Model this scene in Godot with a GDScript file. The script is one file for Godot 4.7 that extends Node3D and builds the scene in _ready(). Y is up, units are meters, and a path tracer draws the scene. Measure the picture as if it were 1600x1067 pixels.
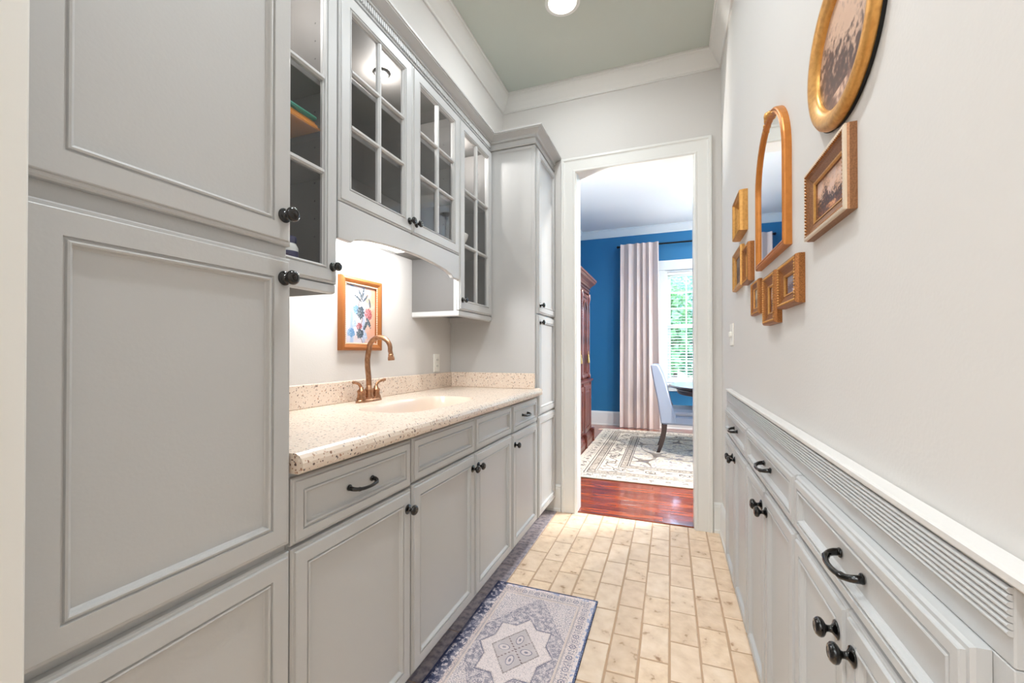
extends Node3D
# Butler's pantry corridor with a dining room beyond. x = right, y = up, -z = along the corridor (D = -z).

const XF := -0.802    # face frames of the base and tall cabinets
const XU := -1.115    # face frames of the wall cabinets
const XB := -1.41     # back wall
const XR := 0.31      # right wall
const XS := 0.285     # face frames of the shallow cabinets on the right
const DE := 2.986     # end wall
const CEIL := 3.094

var M := {}
var rng := RandomNumberGenerator.new()


# ---------------------------------------------------------------- mesh builder
class MB:
	var v := PackedVector3Array()
	var n := PackedVector3Array()
	var uv := PackedVector2Array()
	var ix := PackedInt32Array()
	var xf := Transform3D()

	func tri(a: Vector3, b: Vector3, c: Vector3, hint := Vector3.ZERO, ua := Vector2(), ub := Vector2(), uc := Vector2()) -> void:
		a = xf * a
		b = xf * b
		c = xf * c
		var nn := (c - a).cross(b - a)
		if nn.length_squared() < 1e-18:
			return
		nn = nn.normalized()
		if hint != Vector3.ZERO and nn.dot(xf.basis * hint) < 0.0:
			nn = -nn
			var t := b
			b = c
			c = t
			var tu := ub
			ub = uc
			uc = tu
		var k := v.size()
		v.append_array([a, b, c])
		n.append_array([nn, nn, nn])
		uv.append_array([ua, ub, uc])
		ix.append_array([k, k + 1, k + 2])

	func quad(a: Vector3, b: Vector3, c: Vector3, d: Vector3, hint: Vector3) -> void:
		tri(a, b, c, hint, Vector2(0, 1), Vector2(1, 1), Vector2(1, 0))
		tri(a, c, d, hint, Vector2(0, 1), Vector2(1, 0), Vector2(0, 0))

	# box from lo to hi with chamfered edges
	func box(lo: Vector3, hi: Vector3, ch := 0.0) -> void:
		var c := (lo + hi) * 0.5
		var h := (hi - lo) * 0.5
		ch = minf(ch, minf(h.x, minf(h.y, h.z)) * 0.9)
		for ax in 3:
			var a1 := (ax + 1) % 3
			var a2 := (ax + 2) % 3
			for s in [-1.0, 1.0]:
				var p := []
				for q in [[-1, -1], [1, -1], [1, 1], [-1, 1]]:
					var w := Vector3()
					w[ax] = s * h[ax]
					w[a1] = q[0] * (h[a1] - ch)
					w[a2] = q[1] * (h[a2] - ch)
					p.append(c + w)
				var hn := Vector3()
				hn[ax] = s
				quad(p[0], p[1], p[2], p[3], hn)
			if ch > 0.0:
				for s1 in [-1.0, 1.0]:
					for s2 in [-1.0, 1.0]:
						var e := []
						for q in [[-1, 0], [1, 0], [1, 1], [-1, 1]]:
							var w := Vector3()
							w[ax] = q[0] * (h[ax] - ch)
							w[a1] = s1 * (h[a1] - (ch if q[1] else 0.0))
							w[a2] = s2 * (h[a2] - (0.0 if q[1] else ch))
							e.append(c + w)
						var hn := Vector3()
						hn[a1] = s1
						hn[a2] = s2
						quad(e[0], e[1], e[2], e[3], hn)
		if ch > 0.0:
			for sx in [-1.0, 1.0]:
				for sy in [-1.0, 1.0]:
					for sz in [-1.0, 1.0]:
						var sg := Vector3(sx, sy, sz)
						var k := h - Vector3(ch, ch, ch)
						tri(c + sg * Vector3(h.x, k.y, k.z), c + sg * Vector3(k.x, h.y, k.z), c + sg * Vector3(k.x, k.y, h.z), sg)

	# rows of points joined by quads; turned so that it faces away from its own middle
	func grid(rows: Array, closed := true, smooth := true, inward := false) -> void:
		var nr := rows.size()
		var nc: int = rows[0].size()
		var mid := Vector3()
		for r in rows:
			for p in r:
				mid += p
		mid /= float(nr * nc)
		var cols := nc if closed else nc - 1
		var fn := []
		var tot := 0.0
		for i in nr - 1:
			for j in cols:
				var a: Vector3 = rows[i][j]
				var b: Vector3 = rows[i][(j + 1) % nc]
				var c: Vector3 = rows[i + 1][(j + 1) % nc]
				var d: Vector3 = rows[i + 1][j]
				var nn := (d - b).cross(c - a) * -0.5
				fn.append(nn)
				tot += nn.dot((a + b + c + d) * 0.25 - mid)
		var sg := 1.0 if (tot >= 0.0) != inward else -1.0
		if smooth:
			var vn := []
			vn.resize(nr * nc)
			vn.fill(Vector3())
			for i in nr - 1:
				for j in cols:
					var f: Vector3 = fn[i * cols + j] * sg
					for q in [[i, j], [i, (j + 1) % nc], [i + 1, (j + 1) % nc], [i + 1, j]]:
						vn[q[0] * nc + q[1]] += f
			var k := v.size()
			for i in nr:
				for j in nc:
					v.append(xf * rows[i][j])
					n.append((xf.basis * vn[i * nc + j]).normalized())
					uv.append(Vector2(float(j) / maxf(1.0, nc - 1), float(i) / maxf(1.0, nr - 1)))
			for i in nr - 1:
				for j in cols:
					var a := k + i * nc + j
					var b := k + i * nc + (j + 1) % nc
					var c := k + (i + 1) * nc + (j + 1) % nc
					var d := k + (i + 1) * nc + j
					if sg < 0.0:
						ix.append_array([a, b, c, a, c, d])
					else:
						ix.append_array([a, c, b, a, d, c])
		else:
			for i in nr - 1:
				for j in cols:
					var f: Vector3 = fn[i * cols + j] * sg
					quad(rows[i][j], rows[i][(j + 1) % nc], rows[i + 1][(j + 1) % nc], rows[i + 1][j], f)

	# profile of (radius, height) turned about y
	func lathe(prof: Array, segs := 20, smooth := true) -> void:
		var rows := []
		for p in prof:
			var r := []
			for k in segs:
				var a := TAU * k / segs
				r.append(Vector3(p[0] * cos(a), p[1], p[0] * sin(a)))
			rows.append(r)
		grid(rows, true, smooth)

	# round bar along points with a radius at each
	func tube(pts: Array, rad: Array, segs := 10, flat := 1.0) -> void:
		var rows := []
		var m := pts.size()
		var side := Vector3()
		for i in m:
			var t: Vector3 = (pts[mini(i + 1, m - 1)] - pts[maxi(i - 1, 0)]).normalized()
			if i == 0:
				side = t.cross(Vector3.UP if absf(t.y) < 0.9 else Vector3.RIGHT).normalized()
			else:
				side = (side - t * side.dot(t)).normalized()
			var up := side.cross(t)
			var ring := []
			var r: float = rad[i] if rad.size() > 1 else rad[0]
			for k in segs:
				var a := TAU * k / segs
				ring.append(pts[i] + side * cos(a) * r + up * sin(a) * r * flat)
			if i == 0:
				var e := []
				for k in segs:
					e.append(pts[i])
				rows.append(e)
			rows.append(ring)
			if i == m - 1:
				var e := []
				for k in segs:
					e.append(pts[i])
				rows.append(e)
		grid(rows, true, true)

	# outline in x,y given thickness from z0 to z1, front edge chamfered
	func slab(poly: PackedVector2Array, z0: float, z1: float, ch := 0.0) -> void:
		if Geometry2D.is_polygon_clockwise(poly):
			poly.reverse()
		var inner := poly
		if ch > 0.0:
			inner = PackedVector2Array()
			var m := poly.size()
			for i in m:
				var a := (poly[i] - poly[(i + m - 1) % m]).normalized()
				var b := (poly[(i + 1) % m] - poly[i]).normalized()
				var na := Vector2(-a.y, a.x)
				var nb := Vector2(-b.y, b.x)
				inner.append(poly[i] + (na + nb) / maxf(0.4, 1.0 + na.dot(nb)) * ch)
		var rows := [[], [], []]
		for i in poly.size():
			rows[0].append(Vector3(poly[i].x, poly[i].y, z0))
			rows[1].append(Vector3(poly[i].x, poly[i].y, z1 - ch))
			rows[2].append(Vector3(inner[i].x, inner[i].y, z1))
		if ch == 0.0:
			rows.pop_back()
		for r in rows.size() - 1:
			for i in poly.size():
				var j := (i + 1) % poly.size()
				var e := poly[j] - poly[i]
				quad(rows[r][i], rows[r][j], rows[r + 1][j], rows[r + 1][i], Vector3(e.y, -e.x, 0.0001 if r == 0 else e.length()))
		var t := Geometry2D.triangulate_polygon(poly)
		for i in range(0, t.size(), 3):
			tri(Vector3(poly[t[i]].x, poly[t[i]].y, z0), Vector3(poly[t[i + 1]].x, poly[t[i + 1]].y, z0), Vector3(poly[t[i + 2]].x, poly[t[i + 2]].y, z0), Vector3(0, 0, -1))
		t = Geometry2D.triangulate_polygon(inner)
		for i in range(0, t.size(), 3):
			tri(Vector3(inner[t[i]].x, inner[t[i]].y, z1), Vector3(inner[t[i + 1]].x, inner[t[i + 1]].y, z1), Vector3(inner[t[i + 2]].x, inner[t[i + 2]].y, z1), Vector3(0, 0, 1))

	# closed profile of (out, y) drawn along a path in plan (x, z); out is to the right of the way the path runs
	func sweep(prof: Array, path: Array, ends := true) -> void:
		var m := path.size()
		var rows := []
		for i in m:
			var na := Vector2()
			var nb := Vector2()
			if i > 0:
				var d: Vector2 = (path[i] - path[i - 1]).normalized()
				na = Vector2(-d.y, d.x)
			if i < m - 1:
				var d: Vector2 = (path[i + 1] - path[i]).normalized()
				nb = Vector2(-d.y, d.x)
			if i == 0:
				na = nb
			if i == m - 1:
				nb = na
			var mt := (na + nb) / (1.0 + na.dot(nb))
			var r := []
			for p in prof:
				r.append(Vector3(path[i].x + mt.x * p[0], p[1], path[i].y + mt.y * p[0]))
			rows.append(r)
		# each straight piece by itself, so that its facing is judged on its own
		for i in m - 1:
			grid([rows[i], rows[i + 1]], true, false)
		if ends:
			var poly := PackedVector2Array()
			for p in prof:
				poly.append(Vector2(p[0], p[1]))
			var t := Geometry2D.triangulate_polygon(poly)
			for e in [0, m - 1]:
				var d: Vector2 = (path[0] - path[1]) if e == 0 else (path[m - 1] - path[m - 2])
				for k in range(0, t.size(), 3):
					tri(rows[e][t[k]], rows[e][t[k + 1]], rows[e][t[k + 2]], Vector3(d.x, 0, d.y))

	# nested rectangles [inset, z]: a mitred frame w wide and h high about the origin
	func frame(w: float, h: float, rings: Array, smooth := false) -> void:
		var rows := []
		for q in rings:
			var a: float = w * 0.5 - q[0]
			var b: float = h * 0.5 - q[0]
			rows.append([Vector3(-a, -b, q[1]), Vector3(a, -b, q[1]), Vector3(a, b, q[1]), Vector3(-a, b, q[1])])
		grid(rows, true, smooth)

	func mesh() -> ArrayMesh:
		var arr := []
		arr.resize(Mesh.ARRAY_MAX)
		arr[Mesh.ARRAY_VERTEX] = v
		arr[Mesh.ARRAY_NORMAL] = n
		arr[Mesh.ARRAY_TEX_UV] = uv
		arr[Mesh.ARRAY_INDEX] = ix
		var am := ArrayMesh.new()
		am.add_surface_from_arrays(Mesh.PRIMITIVE_TRIANGLES, arr)
		return am


# ---------------------------------------------------------------- scene helpers
var used := {}

func numbered(called: String) -> String:
	var k: int = used.get(called, 0)
	used[called] = k + 1
	return called if k == 0 else "%s_%03d" % [called, k]

func tag(o: Node, label: String, category: String, group := "", kind := "") -> Node:
	o.set_meta("label", label)
	o.set_meta("category", category)
	if group:
		o.set_meta("group", group)
	if kind:
		o.set_meta("kind", kind)
	return o

func thing(called: String, label: String, category: String, at := Vector3.ZERO, turn := 0.0, group := "", kind := "") -> Node3D:
	var o := Node3D.new()
	o.name = numbered(called)
	add_child(o, true)
	o.position = at
	o.rotation.y = turn
	tag(o, label, category, group, kind)
	return o

func put(called: String, mb: MB, m: Material, parent: Node = self, at := Vector3.ZERO) -> MeshInstance3D:
	return put_mesh(called, mb.mesh(), m, parent, at)

func put_mesh(called: String, mesh: Mesh, m: Material, parent: Node = self, at := Vector3.ZERO) -> MeshInstance3D:
	var o := MeshInstance3D.new()
	o.name = numbered(called) if parent == self else called
	o.mesh = mesh
	o.material_override = m
	parent.add_child(o, true)
	o.position = at
	o.cast_shadow = GeometryInstance3D.SHADOW_CASTING_SETTING_ON
	return o

func structure(called: String, label: String, category: String, mb: MB, m: Material) -> MeshInstance3D:
	var o := put(called, mb, m)
	tag(o, label, category, "", "structure")
	return o

func boxes(list: Array, ch := 0.0) -> MB:
	var mb := MB.new()
	for b in list:
		mb.box(Vector3(minf(b[0], b[1]), minf(b[2], b[3]), minf(b[4], b[5])), Vector3(maxf(b[0], b[1]), maxf(b[2], b[3]), maxf(b[4], b[5])), ch)
	return mb

func left_thing(called: String, label: String, d0: float, d1: float, x: float, category := "cabinet", group := "") -> Node3D:
	return thing(called, label, category, Vector3(x, 0, -(d0 + d1) * 0.5), PI / 2, group)

func right_thing(called: String, label: String, d0: float, d1: float, x: float, category := "cabinet", group := "") -> Node3D:
	return thing(called, label, category, Vector3(x, 0, -(d0 + d1) * 0.5), -PI / 2, group)

func area(where: Vector3, size: Vector2, energy: float, color: Color, turn := Vector3(-90, 0, 0), parent: Node = self) -> AreaLight3D:
	var l := AreaLight3D.new()
	l.name = numbered("area_light")
	parent.add_child(l, true)
	l.area_size = size
	l.light_energy = energy
	l.light_color = color
	l.area_range = 14.0
	l.area_attenuation = 2.0
	l.shadow_enabled = true
	l.position = where
	l.rotation_degrees = turn
	return l


# ---------------------------------------------------------------- materials
func mat(c: Color, rough := 0.5, metal := 0.0) -> StandardMaterial3D:
	var m := StandardMaterial3D.new()
	m.albedo_color = c
	m.roughness = rough
	m.metallic = metal
	return m

func noise_tex(freq: float, cols: Array, size := 256, seed_ := 1, kind := FastNoiseLite.TYPE_SIMPLEX_SMOOTH, oct := 4) -> NoiseTexture2D:
	var fn := FastNoiseLite.new()
	fn.noise_type = kind
	fn.frequency = freq
	fn.seed = seed_
	fn.fractal_octaves = oct
	var t := NoiseTexture2D.new()
	t.width = size
	t.height = size
	t.seamless = true
	t.noise = fn
	if cols.size() > 0:
		var g := Gradient.new()
		var off := PackedFloat32Array()
		var cc := PackedColorArray()
		for c in cols:
			off.append(c[0])
			cc.append(c[1])
		g.offsets = off
		g.colors = cc
		t.color_ramp = g
	return t

func tri_map(m: StandardMaterial3D, scale: Vector3, world := true) -> StandardMaterial3D:
	m.uv1_triplanar = true
	m.uv1_world_triplanar = world
	m.uv1_scale = scale
	m.uv1_triplanar_sharpness = 8.0
	return m

func grain(c: Color, rough: float, bump: float, freq := 0.05, scale := 6.0) -> StandardMaterial3D:
	var m := mat(c, rough)
	m.heightmap_enabled = true
	m.heightmap_texture = noise_tex(freq, [], 256, 7)
	m.heightmap_scale = bump
	return tri_map(m, Vector3.ONE * scale)

func image_mat(im: Image, rough := 0.6) -> StandardMaterial3D:
	var m := mat(Color.WHITE, rough)
	m.albedo_texture = ImageTexture.create_from_image(im)
	m.texture_repeat = false
	return m

func fnl(seed_: int, freq: float, oct := 4) -> FastNoiseLite:
	var fn := FastNoiseLite.new()
	fn.noise_type = FastNoiseLite.TYPE_SIMPLEX_SMOOTH
	fn.seed = seed_
	fn.frequency = freq
	fn.fractal_octaves = oct
	return fn

func make_materials() -> void:
	M.cab = grain(Color(0.750, 0.748, 0.742), 0.42, 0.012, 0.08, 5.0)
	M.cab_in_shaded = mat(Color(0.39, 0.38, 0.37), 0.6)  # the light cabinet paint, darkened to stand for the shade inside
	M.wall = grain(Color(0.845, 0.830, 0.812), 0.75, 0.02, 0.10, 4.0)
	M.trim = mat(Color(0.90, 0.895, 0.875), 0.38)
	M.crown = mat(Color(0.88, 0.873, 0.855), 0.5)
	M.ceil = grain(Color(0.770, 0.790, 0.755), 0.8, 0.02, 0.10, 4.0)
	M.ceil_white = mat(Color(0.93, 0.925, 0.91), 0.8)
	M.blue = grain(Color(0.135, 0.43, 0.60), 0.6, 0.02, 0.10, 4.0)
	M.black = mat(Color(0.030, 0.028, 0.027), 0.16, 0.4)
	M.black.clearcoat_enabled = true
	M.black.clearcoat = 0.6
	M.black.clearcoat_roughness = 0.12
	M.glass = mat(Color(1, 1, 1, 0.02), 0.02)
	M.glass.transparency = BaseMaterial3D.TRANSPARENCY_ALPHA
	M.copper = mat(Color(0.70, 0.53, 0.41), 0.34, 1.0)
	M.copper.albedo_texture = noise_tex(0.02, [[0.3, Color(0.88, 0.86, 0.84)], [0.7, Color(1, 1, 1)]], 128, 3)
	tri_map(M.copper, Vector3.ONE * 12)
	M.mortar = mat(Color(0.78, 0.65, 0.53), 0.9)
	M.bricks = []
	for k in 4:
		var b := mat([Color(0.975, 0.92, 0.855), Color(0.99, 0.94, 0.88), Color(0.955, 0.895, 0.825), Color(0.98, 0.92, 0.845)][k], 0.62)
		b.albedo_texture = noise_tex(0.018, [[0.0, Color(0.60, 0.47, 0.38)], [0.10, Color(0.80, 0.70, 0.60)], [0.21, Color(0.93, 0.87, 0.80)], [0.55, Color(0.97, 0.92, 0.86)], [1.0, Color(1, 0.96, 0.92)]], 512, 20 + k, FastNoiseLite.TYPE_SIMPLEX_SMOOTH, 6)
		b.heightmap_enabled = true
		b.heightmap_texture = noise_tex(0.03, [], 512, 40 + k, FastNoiseLite.TYPE_SIMPLEX_SMOOTH, 6)
		b.heightmap_scale = 0.25
		M.bricks.append(tri_map(b, Vector3.ONE * (1.0 + 0.2 * k)))
	M.slate = mat(Color(0.76, 0.74, 0.76), 0.4)
	M.slate.albedo_texture = noise_tex(0.03, [[0.2, Color(0.66, 0.65, 0.67)], [0.6, Color(0.88, 0.85, 0.85)], [1.0, Color(1, 0.95, 0.92)]], 256, 9)
	tri_map(M.slate, Vector3.ONE * 4)
	M.woods = []
	for k in 4:
		var w := mat([Color(0.60, 0.265, 0.135), Color(0.65, 0.30, 0.16), Color(0.55, 0.235, 0.115), Color(0.68, 0.33, 0.18)][k], 0.22)
		w.albedo_texture = noise_tex(0.012, [[0.2, Color(0.72, 0.66, 0.62)], [0.5, Color(0.95, 0.93, 0.92)], [0.8, Color(1, 1, 1)]], 256, 60 + k)
		w.clearcoat_enabled = true
		w.clearcoat = 0.7
		w.clearcoat_roughness = 0.1
		M.woods.append(tri_map(w, Vector3(1.2, 9, 9)))
	M.cherry = mat(Color(0.46, 0.22, 0.17), 0.3)
	M.cherry.albedo_texture = noise_tex(0.015, [[0.2, Color(0.62, 0.55, 0.52)], [0.5, Color(0.92, 0.88, 0.86)], [0.8, Color(1, 1, 1)]], 256, 71)
	M.cherry.clearcoat_enabled = true
	M.cherry.clearcoat = 0.4
	M.cherry.clearcoat_roughness = 0.2
	tri_map(M.cherry, Vector3(8, 1.5, 8))
	M.espresso = mat(Color(0.19, 0.085, 0.06), 0.2)
	M.espresso.clearcoat_enabled = true
	M.counter = mat(Color.WHITE, 0.28)
	M.counter.albedo_texture = ImageTexture.create_from_image(speckle_image())
	tri_map(M.counter, Vector3.ONE * 1.05)
	M.basin = mat(Color(0.86, 0.785, 0.715), 0.25)
	M.gold = mat(Color(0.83, 0.62, 0.34), 0.38, 0.65)
	M.gold.albedo_texture = noise_tex(0.03, [[0.25, Color(0.94, 0.92, 0.90)], [0.6, Color(1, 1, 1)]], 256, 5)
	tri_map(M.gold, Vector3.ONE * 8)
	M.gold_dark = mat(Color(0.66, 0.44, 0.24), 0.42, 0.6)
	M.gold_dark.albedo_texture = noise_tex(0.06, [[0.3, Color(0.82, 0.78, 0.75)], [0.65, Color(1.0, 0.98, 0.96)]], 256, 6)
	tri_map(M.gold_dark, Vector3.ONE * 14)
	M.bronze = mat(Color(0.60, 0.42, 0.28), 0.42, 0.5)
	M.bronze.albedo_texture = noise_tex(0.06, [[0.3, Color(0.88, 0.86, 0.84)], [0.65, Color(1.0, 0.99, 0.98)]], 256, 8)
	tri_map(M.bronze, Vector3.ONE * 14)
	M.honey = mat(Color(0.76, 0.48, 0.20), 0.42, 0.4)
	M.honey.albedo_texture = noise_tex(0.02, [[0.25, Color(0.95, 0.93, 0.91)], [0.6, Color(1, 1, 1)]], 256, 12)
	tri_map(M.honey, Vector3(5, 5, 5))
	M.walnut_gilt = mat(Color(0.60, 0.36, 0.17), 0.45, 0.35)
	M.champagne = mat(Color(0.88, 0.80, 0.70), 0.4, 0.4)
	M.mirror = mat(Color(0.93, 0.93, 0.92), 0.02, 1.0)
	M.plastic = mat(Color(0.93, 0.92, 0.89), 0.35)
	M.dark = mat(Color(0.05, 0.05, 0.05), 0.6)
	M.amber = mat(Color(0.85, 0.55, 0.14), 0.8)
	M.teal = mat(Color(0.10, 0.50, 0.42), 0.8)
	M.white_china = mat(Color(0.92, 0.92, 0.90), 0.15)
	M.navy_label = mat(Color(0.14, 0.15, 0.35), 0.4)
	M.curtain = grain(Color(0.83, 0.755, 0.72), 0.9, 0.02, 0.2, 12.0)
	M.curtain.backlight_enabled = true
	M.curtain.backlight = Color(0.25, 0.2, 0.18)
	M.chair = grain(Color(0.70, 0.725, 0.775), 0.9, 0.03, 0.3, 12.0)
	M.chair.rim_enabled = true
	M.chair.rim = 0.3
	M.blind = mat(Color(0.93, 0.93, 0.91), 0.5)
	M.brass = mat(Color(0.80, 0.62, 0.36), 0.3, 0.9)
	M.iron = mat(Color(0.10, 0.09, 0.085), 0.45, 0.6)
	M.chrome = mat(Color(0.75, 0.74, 0.72), 0.25, 1.0)
	M.fringe = mat(Color(0.88, 0.83, 0.76), 0.9)
	M.grass = mat(Color(0.42, 0.55, 0.26), 0.9)
	M.grass.albedo_texture = noise_tex(0.05, [[0.2, Color(0.7, 0.7, 0.6)], [0.8, Color(1, 1, 1)]], 256, 13)
	tri_map(M.grass, Vector3.ONE * 0.7)
	M.leaf = mat(Color(0.44, 0.56, 0.38), 0.7)
	M.leaf.backlight_enabled = true
	M.leaf.backlight = Color(0.25, 0.4, 0.12)
	M.leaf2 = mat(Color(0.55, 0.66, 0.56), 0.7)
	M.leaf2.backlight_enabled = true
	M.leaf2.backlight = Color(0.25, 0.4, 0.2)
	M.bark = mat(Color(0.30, 0.24, 0.2), 0.9)
	M.drive = mat(Color(0.78, 0.76, 0.72), 0.9)

func lamp_mat(c: Color, e: float) -> StandardMaterial3D:
	var m := mat(Color(0.95, 0.95, 0.93), 0.5)
	m.emission_enabled = true
	m.emission = c
	m.emission_energy_multiplier = e
	return m

func speckle_image() -> Image:
	var s := 768
	var im := Image.create(s, s, false, Image.FORMAT_RGB8)
	var nz := fnl(3, 0.02)
	for y in s:
		for x in s:
			var k := 0.5 + 0.5 * nz.get_noise_2d(x, y)
			im.set_pixel(x, y, Color(0.90, 0.84, 0.775).lerp(Color(0.87, 0.79, 0.72), k * 0.7))
	var r := RandomNumberGenerator.new()
	r.seed = 4
	var tones := [Color(0.36, 0.27, 0.23), Color(0.55, 0.40, 0.32), Color(0.28, 0.24, 0.23), Color(0.74, 0.58, 0.47), Color(0.97, 0.93, 0.88), Color(0.66, 0.47, 0.36)]
	for k in 7000:
		var c: Color = tones[r.randi() % 6]
		var x := r.randi() % s
		var y := r.randi() % s
		var big := r.randf()
		var w := 2 + (r.randi() % 4 if big > 0.6 else r.randi() % 2)
		var h := 2 + (r.randi() % 4 if big > 0.6 else r.randi() % 2)
		for j in h:
			for i in w:
				if (i == 0 or i == w - 1) and (j == 0 or j == h - 1) and r.randf() < 0.6:
					continue
				im.set_pixel((x + i) % s, (y + j) % s, c)
	return im

func sstep(a: float, b: float, x: float) -> float:
	return smoothstep(a, b, x)

# a worn blue-grey medallion rug, w to h pixels over 0.495 by 0.86 m
func runner_image() -> Image:
	var w := 400
	var h := 700
	var im := Image.create(w, h, false, Image.FORMAT_RGB8)
	var n1 := fnl(11, 0.045, 5)
	var n2 := fnl(12, 0.20, 3)
	var n3 := fnl(13, 0.012, 3)
	var cream := Color(0.95, 0.895, 0.88)
	var navy := Color(0.47, 0.455, 0.52)
	var taupe := Color(0.77, 0.72, 0.72)
	var deep := Color(0.22, 0.25, 0.38)
	for j in h:
		for i in w:
			var x := (float(i) / w - 0.5) * 0.495
			var y := (0.5 - float(j) / h) * 0.86
			var e := minf(0.2475 - absf(x), 0.43 - absf(y))
			var a := n1.get_noise_2d(i, j)
			var b := n2.get_noise_2d(i, j)
			var wear := n3.get_noise_2d(i, j)
			var c := cream
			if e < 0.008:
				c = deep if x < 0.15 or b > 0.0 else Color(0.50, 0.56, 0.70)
			elif x < -0.195 and e < 0.052:  # navy border print, made broader and darker by painted cabinet shade
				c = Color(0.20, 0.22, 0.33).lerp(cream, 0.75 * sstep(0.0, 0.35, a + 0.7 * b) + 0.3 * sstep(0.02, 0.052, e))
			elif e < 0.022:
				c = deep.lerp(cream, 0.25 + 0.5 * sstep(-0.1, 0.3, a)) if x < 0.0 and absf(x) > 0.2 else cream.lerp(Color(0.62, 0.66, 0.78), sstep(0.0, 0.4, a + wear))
			elif e < 0.066:
				# rosettes along the border
				var along := y if 0.2475 - absf(x) < 0.43 - absf(y) else x
				var across := e - 0.044
				var t := fposmod(along, 0.062) - 0.031
				var rr := sqrt(t * t + across * across)
				c = cream
				if rr < 0.013 and rr > 0.0085 or rr < 0.004:
					c = cream.lerp(deep, 0.5)
				elif absf(absf(t) - 0.024) < 0.005 and absf(across) < 0.012 and b > -0.1:
					c = cream.lerp(deep, 0.38)
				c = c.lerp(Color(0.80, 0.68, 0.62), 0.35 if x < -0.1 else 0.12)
				if b > 0.25:
					c = c.lerp(deep, 0.45)
			elif e < 0.072:
				c = taupe
			elif e < 0.08:
				c = cream.lerp(Color(0.84, 0.76, 0.70), 0.5)
			else:
				var ax := absf(x)
				var ay := absf(y)
				var star := minf(maxf(ax / 0.104, ay / 0.136), ax / 0.146 + ay / 0.192)
				var dia := ax / 0.098 + ay / 0.130
				var big := ax / 0.225 + ay / 0.355
				c = navy.lerp(cream, 0.22 + 0.70 * sstep(-0.25, 0.25, a * 0.8 + b * 1.1))
				if big > 1.0:
					c = cream.lerp(taupe, 0.5 * sstep(0.0, 0.4, a) + 0.25 * sstep(0.1, 0.4, b)).lerp(navy, 0.55 * sstep(0.0, 0.3, b - 0.5 * a))
					if big < 1.04 and a + b > -0.1:
						c = navy.lerp(cream, 0.3)
				if star < 1.0:
					c = cream.lerp(taupe, 0.45 * sstep(0.0, 0.4, b + 0.5 * a))
					if star > 0.965 and b > -0.1:
						c = Color(0.80, 0.74, 0.72)
				elif star < 1.045 and b > -0.15:
					c = navy.lerp(cream, 0.12)
				if dia < 1.0:
					c = Color(0.80, 0.755, 0.75).lerp(cream, 0.35 * sstep(-0.2, 0.3, b))
					# four leaves and a dotted cross
					for q in [Vector2(0.045, 0.0), Vector2(-0.045, 0.0), Vector2(0, 0.058), Vector2(0, -0.058)]:
						var dv := Vector2(x, y) - Vector2(q)
						var lf := sqrt(pow(dv.x / (0.024 if q.y == 0.0 else 0.015), 2.0) + pow(dv.y / (0.017 if q.y == 0.0 else 0.028), 2.0))
						if lf < 1.0 and lf > 0.82 or lf < 0.32:
							c = navy.lerp(cream, 0.25)
						elif lf < 0.82:
							c = cream.lerp(taupe, 0.3)
					if dia > 0.93 and b > -0.1:
						c = Color(0.62, 0.56, 0.54)
					if absf(absf(x) * 1.25 - absf(y)) < 0.004 and fposmod(y, 0.012) < 0.006:
						c = Color(0.50, 0.42, 0.42)
			c = c.lerp(cream, 0.30 * sstep(0.0, 0.5, wear))
			c = c.lerp(Color(c.r * 0.9, c.g * 0.9, c.b * 0.92), sstep(0.15, 0.5, b))
			im.set_pixel(i, j, c)
	return im

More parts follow.
